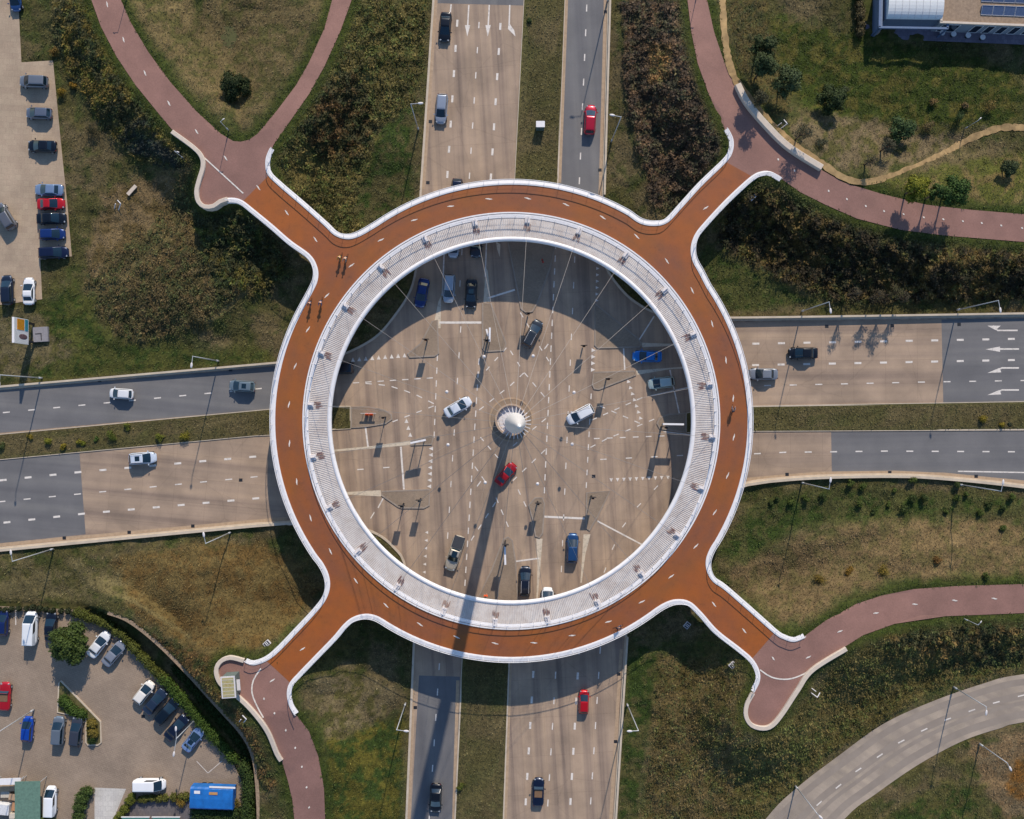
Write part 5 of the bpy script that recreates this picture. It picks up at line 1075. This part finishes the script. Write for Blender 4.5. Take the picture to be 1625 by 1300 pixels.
def bicycle(px, py, z, rz, col, label):
    root = empty('bicycle', W(px, py, z), rz, label, 'bicycle', 'bicycles on the bridge')
    fm = simple('bike_%d_%d_%d' % col, lin(*col), .4); mb = MB()
    for a_, c in (((-.5,0,.34),(-.12,0,.34)),((-.12,0,.34),(-.25,0,.85)),((-.25,0,.8),(.38,0,.85)),((-.12,0,.34),(.38,0,.78)),((-.5,0,.34),(-.25,0,.8)),((.38,0,.95),(.52,0,.34))): mb.tube(a_, c, .02, n=6)
    mb.build('frame', fm, root)
    for x_ in (-.5,.52):
        mb = MB(); mb.path([(x_+.34*math.cos(2*math.pi*k/20), 0, .34+.34*math.sin(2*math.pi*k/20)) for k in range(20)], .02, 5, True)
        for k in range(6): mb.tube((x_,0,.34),(x_+.33*math.cos(k*1.05),0,.34+.33*math.sin(k*1.05)), .004, n=3)
        mb.build('wheel', M['black'], root)
    mb = MB(); mb.path([(.30,.3,1.0),(.42,.2,1.05),(.42,0,1.02),(.42,-.2,1.05),(.30,-.3,1.0)], .014, 5); mb.build('handlebar', M['dark'], root)
    mb = MB(); mb.ball((-.26,0,.9), .13, .08, .035, 10); mb.build('saddle', M['black'], root)
for px, py, rz, j, tr_, hr_, lb, lb2, bc in ((541,410,-110,(186,150,34),(40,42,52),(60,44,30),'cyclist in a yellow jacket on the upper left of the ring','bicycle ridden by the person in yellow',(40,40,44)),
   (550,412,-110,(190,170,150),(50,44,54),(120,92,60),'cyclist in a pale top beside the one in yellow','bicycle ridden by the person in the pale top',(90,60,60)),
   (494,482,-100,(58,60,84),(30,32,44),(40,32,28),'left cyclist of the pair riding down the ring, in dark clothes','bicycle of the left rider in the dark pair',(30,30,34)),
   (511,481,-100,(96,98,130),(32,34,46),(70,56,44),'right cyclist of the pair riding down the ring, in blue grey','bicycle of the rider in blue grey',(60,60,66)),
   (1161,651,85,(110,100,110),(34,34,44),(60,48,36),'lone cyclist on the right side of the ring','bicycle of the lone rider at the right',(40,40,44)),
   (980,994,20,(70,66,90),(30,30,42),(50,40,30),'lone cyclist at the bottom of the ring','bicycle of the lone rider at the bottom',(50,40,40))):
    bicycle(px, py, DZ, R_(rz), bc, lb2); person(px, py, DZ, j, tr_, hr_, lb, R_(rz))
OR = (230,84,20)
person(771,944,.14,OR,(200,70,24),(60,44,34),'road worker in orange clothes standing on the bottom median nose', R_(90), False); person(861,416,.14,(196,40,34),(40,44,60),(60,44,34),'pedestrian in red standing in the ring shadow at the top', R_(200), False)
# ------------------------------------------------------------------ cabinets, kiosk, billboard, small things
cb = empty('utility_cabinet', W(857,203,.12), 0, 'grey green utility cabinet with white lid on the top median', 'cabinet'); mb = MB(); mb.box((0,0,.75),(1.25,.9,1.5)); mb.build('body', simple('cabinet_green', lin(96,116,112), .6), cb); mb = MB(); mb.box((0,.1,1.56),(1.35,.95,.1)); mb.build('lid', M['white'], cb)
for s in (-1,1): mb = MB(); mb.box((s*.3,-.46,.75),(.56,.03,1.3)); mb.build('door', simple('cabinet_door', lin(84,104,100), .6), cb)
gf = 'floor lights under the bridge ends'
for px, py, rz, lb in ((424,1021,.75,'square light box in the grass by the lower left bridge end'),(1162,1055,.75,'square light box in the shade by the lower right bridge end'),(1193,313,.75,'square light box in the dark scrub by the upper right bridge end'),(1090,992,.9,'small light box in the black shadow at the bottom right')):
    r = empty('light_box', G(px, py), rz, lb, 'light', gf); mb = MB(); mb.box((0,0,.12),(1.0,.8,.3)); mb.build('housing', M['whited'], r); mb = MB(); mb.box((0,0,.285),(.8,.6,.02)); mb.build('grille', M['plastic'], r)
    mb = MB(); mb.box((-.12,0,.305),(.1,.5,.02)); mb.box((.12,0,.305),(.1,.5,.02)); mb.build('lamp', M['white'], r)
gq = 'white angled steel posts beside the bridge ends'
for px, py, rz, lb in ((388,1140,.9,'white angled posts in the strip beside the lower left wall'),(1291,1098,-.6,'white V shaped posts in the scrub beside the lower right wall'),(1240,200,.6,'grey angled posts behind the long pale wall at the upper right'),(190,327,.8,'white angled post on the slope below the upper left scrub')):
    r = empty('angled_posts', G(px, py), rz, lb, 'post', gq)
    for k, (a_, c) in enumerate((((-.9,.3,0),(-.1,.3,.9)),((-.6,-.3,0),(.5,-.3,1.0)),((.5,-.3,1.0),(.5,.5,.8)))): mb = MB(); mb.tube(a_, c, .07, n=6); mb.build('post', M['white'], r)
r = empty('concrete_bench', G(211,303), R_(48), 'pale concrete bench on the slope left of the upper left bridge end', 'bench'); mb = MB(); mb.box((0,0,.45),(1.9,.55,.16)); mb.build('seat', M['cream'], r)
for s in (-.7,.7): mb = MB(); mb.box((s,0,.18),(.25,.45,.38)); mb.build('leg', M['kerbg'], r)
# kiosk / shelter on the lower left corner
kz = 5.8; r = empty('kiosk', W(371,1082,kz), R_(4), 'small kiosk with mossy yellow roof at the lower left bridge end', 'kiosk')
mb = MB(); mb.box((0,0,1.35),(1.9,3.0,2.7)); mb.build('wall', simple('kiosk_wall', lin(100,112,106), .6), r); mb = MB(); mb.box((0,0,2.76),(2.1,3.2,.12)); rf = mb.build('roof', M['whited'], r)
def moss():
    m_, t_, bb = nodemat('mossy_roof_glass'); v_ = mapping(t_); n_ = noise_node(t_, 2.2, 5, v_, .7); r_ = ramp(t_, n_.outputs[0], [(.35, lin(160,140,84)), (.5, lin(176,164,116)), (.68, lin(138,140,110))]); t_.links.new(r_.outputs[0], bb.inputs['Base Color']); bb.inputs['Roughness'].default_value = .6; return m_
mb = MB(); mb.box((0,0,2.84),(1.7,2.8,.05)); mb.build('roof_panel', moss(), rf)
for k in range(5): mb = MB(); mb.box((0,-1.1+.55*k,2.875),(1.7,.04,.03)); mb.build('roof_rib', M['whited'], rf)
mb = MB(); mb.box((1.25,0,1.9),(.5,1.6,.1)); mb.build('canopy', M['whited'], r)
# billboard
hedge([(1362,-60),(1361,0),(1362,30),(1363,58)], 1.3, 1.6, (88,78,50), 'straggly brown hedge along the left side of the barrel roofed annex', 5000, group='hedges by the building')
r = empty('billboard', W(54,529,0), R_(90), 'tall advertising board with orange and teal panels by the upper car park', 'billboard'); bw = 3.85
mb = MB(); mb.box((0,0,4.1),(bw,.35,4.2)); mb.build('board', M['white'], r)
mb = MB(); mb.box((.95,-.19,4.35),(1.65,.03,2.1)); mb.build('orange_panel', simple('orange_print', lin(214,140,30), .6, var=.25, scale=4), r)
mb = MB(); mb.box((.95,-.19,2.65),(1.75,.03,.9)); mb.build('teal_panel', simple('teal_print', lin(50,140,158), .6, var=.15), r)
mb = MB(); mb.ball((-.85,-.18,3.6), .42, .03, 1.25, 16); mb.build('oval_motif', simple('oval_print', lin(110,84,88), .6, var=.4, scale=3), r, True)
for s in (-1.4,1.4): mb = MB(); mb.box((s,0,1.0),(.3,.3,2.0)); mb.build('leg', M['dark'], r)
r = empty('billboard_slab', W(66,531,0), R_(3), 'square grey concrete slab beside the advertising board', 'slab'); mb = MB(); mb.box((0,0,.12),(2.3,2.3,.55)); mb.build('block', simple('slab_grey', lin(140,136,138), .8), r)
mb = MB(); mb.box((-.3,.1,.41),(1.0,.12,.03)); mb.box((.12,-.45,.41),(.12,1.0,.03)); mb.build('drain', M['dark'], r)
# blue covered trailer
r = empty('covered_trailer', W(343,1258,0), R_(-2), 'blue tarpaulin covered trailer at the right end of the lower car park', 'trailer'); BL = simple('blue_tarpaulin', lin(24,104,178), .55, var=.22, scale=.9)
mb = MB(); Lx, wy, hz = 6.6, 3.4, 2.4
prof = [(-wy/2,.7),(-wy/2,hz-.25),(-wy/2+.25,hz),(0,hz+.12),(wy/2-.25,hz),(wy/2,hz-.25),(wy/2,.7)]; xs = [-Lx/2+Lx*i/12 for i in range(13)]; vs = []; fs = []
for i, x_ in enumerate(xs):
    for y_, z_ in prof: vs.append((x_, y_, z_-(.05 if i%2 else 0)+random.uniform(-.02,.02)))
K = len(prof)
for i in range(12):
    for j in range(K-1): fs.append((i*K+j, (i+1)*K+j, (i+1)*K+j+1, i*K+j+1))
fs += [tuple(range(K)), tuple(range(12*K, 13*K))[::-1]]; mb.add(vs, fs); mb.build('tarpaulin', BL, r)
mb = MB(); mb.box((0,0,.6),(Lx,wy*.95,.25)); mb.build('chassis', M['dark'], r)
for s in (-1,1):
    for x_ in (-1.8,-.8): mb = MB(); mb.tube((x_,s*1.3,.4),(x_,s*1.6,.4), .4, n=14); mb.build('wheel', M['black'], r)
mb = MB(); mb.box((-2.2,1.0,hz+.09),(.9,.45,.03)); mb.build('white_patch', M['white'], r); mb = MB(); mb.box((.3,.9,hz+.12),(1.3,.4,.03)); mb.build('orange_patch', simple('patch_orange', lin(190,140,84), .7), r); mb = MB(); mb.box((1.6,wy/2+.1,hz-.1),(4.0,.25,.08)); mb.build('white_edge', M['white'], r)
# market awnings bottom left
r = empty('market_awning', W(56,1265,0), R_(0), 'dark green awning roof over a market stall at the bottom left', 'awning'); mb = MB(); mb.add([(-1.9,-3.6,2.5),(1.9,-3.6,2.3),(1.9,3.4,2.3),(-1.9,3.4,2.5),(-1.9,-3.6,2.42),(1.9,-3.6,2.22),(1.9,3.4,2.22),(-1.9,3.4,2.42)], [(0,1,2,3),(7,6,5,4),(0,4,5,1),(1,5,6,2),(2,6,7,3),(3,7,4,0)]); mb.build('canopy', simple('green_canvas', lin(96,126,110), .8, var=.2, scale=2.5), r)
for x_ in (-1.8,1.8):
    for y_ in (-3.4,3.2): mb = MB(); mb.tube((x_,y_,0),(x_,y_,2.3), .05, n=6); mb.build('leg', M['steel'], r)
r = empty('market_stall', W(22,1238,0), R_(2), 'stall with a white roof edge left of the green awning', 'stall'); mb = MB(); mb.box((0,.6,2.1),(4.4,1.0,.1)); mb.build('roof', M['white'], r); mb = MB(); mb.box((-.4,-.8,.45),(2.6,1.2,.9)); mb.build('counter', simple('stall_wood', lin(176,150,118), .8, var=.2), r)
for x_ in (-2,2): mb = MB(); mb.tube((x_,.6,0),(x_,.6,2.1), .05, n=6); mb.build('leg', M['steel'], r)
gk = 'crates and boxes on the market stall ground'
for px, py, dx, dy, dz_, c, lb in ((12,1258,1.3,.9,.7,(196,186,170),'cream box below the white stall roof'),(26,1262,1.4,.9,.8,(178,150,122),'cardboard brown box beside the cream one'),(10,1280,2.0,1.5,1.2,(214,214,214),'large white crate at the left picture edge'),(27,1278,.9,1.2,.6,(186,140,104),'orange brown crate right of the large white one'),(24,1292,1.0,.8,.7,(206,196,180),'pale crate at the bottom of the stall area'),(8,1247,1.2,.6,.6,(166,140,110),'brown box directly under the white stall roof')):
    r = empty('crate', W(px, py, 0), random.uniform(-.2,.2), lb, 'crate', gk); m_ = simple('crate_%d' % px, lin(*c), .8, var=.15); mb = MB(); mb.box((0,0,dz_/2),(dx,dy,dz_)); mb.build('box', m_, r); mb = MB(); mb.box((0,0,dz_+.03),(dx*1.05,dy*1.05,.06)); mb.box((0,0,dz_+.065),(dx*.08,dy,.012)); mb.build('lid', m_, r)
# white paving, glazed low roofs
cdt_mesh('white_paving', [(150,1250),(200,1252),(176,1310),(158,1330),(150,1330)], [], flatz(.014), paving('white_slabs', lin(206,200,190), lin(196,190,182), lin(160,154,146), .8, .8))
cdt_mesh('dark_paving', [(196,1292),(222,1264),(310,1266),(312,1330),(190,1330)], [], flatz(.013), paving('grey_slabs', lin(110,104,104), lin(98,94,98), lin(80,76,76), .5, .5))
for x_, lb in ((220,'left green glass low roof at the bottom edge'),(268,'right green glass low roof at the bottom edge')):
    r = empty('low_roof', W(x_,1306,0), 0, lb, 'roof', 'green glass low roofs'); mb = MB(); mb.box((0,0,1.2),(4.2,3.0,.1)); mb.build('panel', simple('green_roof_glass', lin(70,140,124), .15, var=.1), r); mb = MB(); mb.box((0,1.45,1.25),(4.4,.15,.18)); mb.build('gutter', M['whited'], r)
    mb = MB(); mb.box((0,-.2,.55),(3.8,2.4,1.1)); mb.build('base', M['kerbg'], r)
# ------------------------------------------------------------------ building at the top right
bl = empty('building', W(1580,-20,0), R_(-2.2), 'flat roofed building with gravel roof and solar panels at the top right', 'building')
bt = Vector(bl.location); 
x0, x1, yS, yN, hB = -9.9, 14.0, -7.3, 10.0, 3.4
mb = MB(); mb.box(((x0+x1)/2,(yS+yN)/2,hB/2),(x1-x0,yN-yS,hB)); mb.build('wall', simple('grey_cladding', lin(150,156,164), .7, var=.08), bl)
mb = MB(); mb.box(((x0+x1)/2,(yS+yN)/2,hB+.06),(x1-x0+.2,yN-yS+.2,.12)); rf = mb.build('roof', simple('roof_gravel', lin(150,128,106), .95, var=.22, scale=3), bl)
for c, d in ((((x0+x1)/2,yS-.05,hB+.15),(x1-x0+.5,.32,.34)),((x0-.05,(yS+yN)/2,hB+.15),(.32,yN-yS,.34))): mb = MB(); mb.box(c, d); mb.build('parapet', M['cream'], rf)
for i, (u, w_) in enumerate(((1.0,2.6),(5.2,1.2),(7.2,1.0),(9.2,1.0),(11.2,1.0),(13.4,1.2),(15.6,1.2),(18,1.6))):
    mb = MB(); mb.box((x0+u+1.0,yS-.02,1.6),(w_,.08,2.4)); wn = mb.build('window', M['glass'], bl); mb = MB(); mb.box((x0+u+1.0,yS-.05,2.85),(w_+.2,.1,.1)); mb.box((x0+u+1.0,yS-.05,.36),(w_+.2,.12,.1)); mb.box((x0+u+1.0-w_/2-.05,yS-.05,1.6),(.1,.09,2.6)); mb.box((x0+u+1.0+w_/2+.05,yS-.05,1.6),(.1,.09,2.6)); mb.build('frame', M['white'], wn)
for row in range(2):
    for k in range(9):
        px_, py_ = x0+6.8+k*1.72+row*0, yS+2.0+row*2.0; mb = MB(); mb.add([(px_-.83,py_-.7,hB+.2),(px_+.83,py_-.7,hB+.2),(px_+.83,py_+.6,hB+.62),(px_-.83,py_+.6,hB+.62),(px_-.83,py_-.7,hB+.14),(px_+.83,py_-.7,hB+.14),(px_+.83,py_+.6,hB+.14),(px_-.83,py_+.6,hB+.14)], [(0,1,2,3),(0,4,5,1),(1,5,6,2),(2,6,7,3),(3,7,4,0)]); sp = mb.build('solar_panel', simple('solar_cells', lin(84,100,128), .2, var=.1) if 'solar' not in M else M['solar'], rf); M['solar'] = sp.data.materials[0]
        mb = MB(); mb.path([(px_-.83,py_-.7,hB+.22),(px_-.83,py_+.6,hB+.64),(px_+.80,py_+.6,hB+.64),(px_+.80,py_-.7,hB+.22)], .035, 4, True); mb.build('frame', M['white'], sp)
# barrel roofed annex
an = empty('barrel_roof_annex', W(1435,22,0), R_(-1), 'annex with a white ribbed barrel roof left of the flat roofed building', 'annex'); mb = MB(); mb.box((0,0,1.7),(8.6,4.6,3.4)); mb.box((-4.9,-.6,1.7),(.3,6.4,3.4)); mb.build('wall', simple('annex_wall', lin(110,124,146), .7), an)
mb = MB(); K = 14; vs = []; n_ = 9
for i in range(n_):
    for k in range(K+1):
        t = math.pi*k/K; vs.append((-4.2+8.4*i/(n_-1), -2.35*math.cos(t), 3.42+0.95*math.sin(t)))
mb.add(vs, [(i*(K+1)+k, (i+1)*(K+1)+k, (i+1)*(K+1)+k+1, i*(K+1)+k+1) for i in range(n_-1) for k in range(K)]+[tuple(range(K+1)), tuple(range((n_-1)*(K+1), n_*(K+1)))[::-1]]); rf = mb.build('roof', simple('white_ribbed_metal', lin(214,216,214), .45, var=.05), an)
for i in range(1,8):
    mb = MB(); mb.path([(-4.2+8.4*i/8, -2.36*math.cos(math.pi*k/14), 3.43+0.96*math.sin(math.pi*k/14)) for k in range(15)], .03, 4); mb.build('roof_seam', M['whited'], rf)
mb = MB(); 
for y_ in (-3.6,3.0): mb.box((0,y_,3.3),(10.6,.3,.35))
for x_ in (-5.2,5.2): mb.box((x_,-.3,3.3),(.3,6.6,.35))
for x_ in (-5.2,5.2): mb.box((x_,-3.6,1.6),(.2,.2,3.2))
mb.build('steel_frame', simple('blue_grey_steel', lin(92,112,142), .5), an)
mb = MB(); mb.tube((-4.6,-3.0,0),(-4.6,-3.0,1.0), .5, n=14); tag(mb.build('planter', simple('planter_stone', lin(160,140,124), .8)), 'round stone planter at the corner of the barrel roofed annex', 'planter').location = an.location
cdt_mesh('terrace', [(1372,-60),(1374,58),(1400,62),(1700,74),(1700,-60)], [], flatz(.10), paving('terrace_slabs', lin(128,120,132), lin(112,106,120), lin(90,86,98), .6, .6))
gd = 'tables on the building terrace'
for i, (px, py, lb) in enumerate(((1492,55,'leftmost pale table on the shaded terrace'),(1510,57,'second pale table from the left on the terrace'),(1533,59,'middle pale table on the shaded terrace'),(1556,62,'rightmost pale table on the terrace'))):
    r = empty('table', W(px, py, .1), 0, lb, 'table', gd); mb = MB(); mb.tube((0,0,.70),(0,0,.75), .42, n=14); mb.build('tabletop', M['white'], r); mb = MB(); mb.tube((0,0,0),(0,0,.7), .04, n=6); mb.tube((0,0,0),(0,0,.04), .25, n=10); mb.build('leg', M['dark'], r)
# manholes and drains on the roads
dn = MB()
for px, py in ((382,762),(448,650+5),(1060,661),(942,756),(686,362),(683,193),(679,290),(102,854),(205,845),(306,835),(1312,518),(1416,517),(1522,515),(158,604),(366,587),(961,19),(952,270),(659,1123),(982,1070),(977,1177),(1249,753),(1412,750),(1549,756),(227,1137)): dn.box(W(px, py, .012), (.55,.5,.012))
tag(dn.build('drain_covers', M['dark']), None, None, kind='structure')
for o in bpy.data.objects:      # a colour per object keeps the outliner readable
    if o.get('category') == 'car' and not o.get('label'): print('unlabelled', o.name)
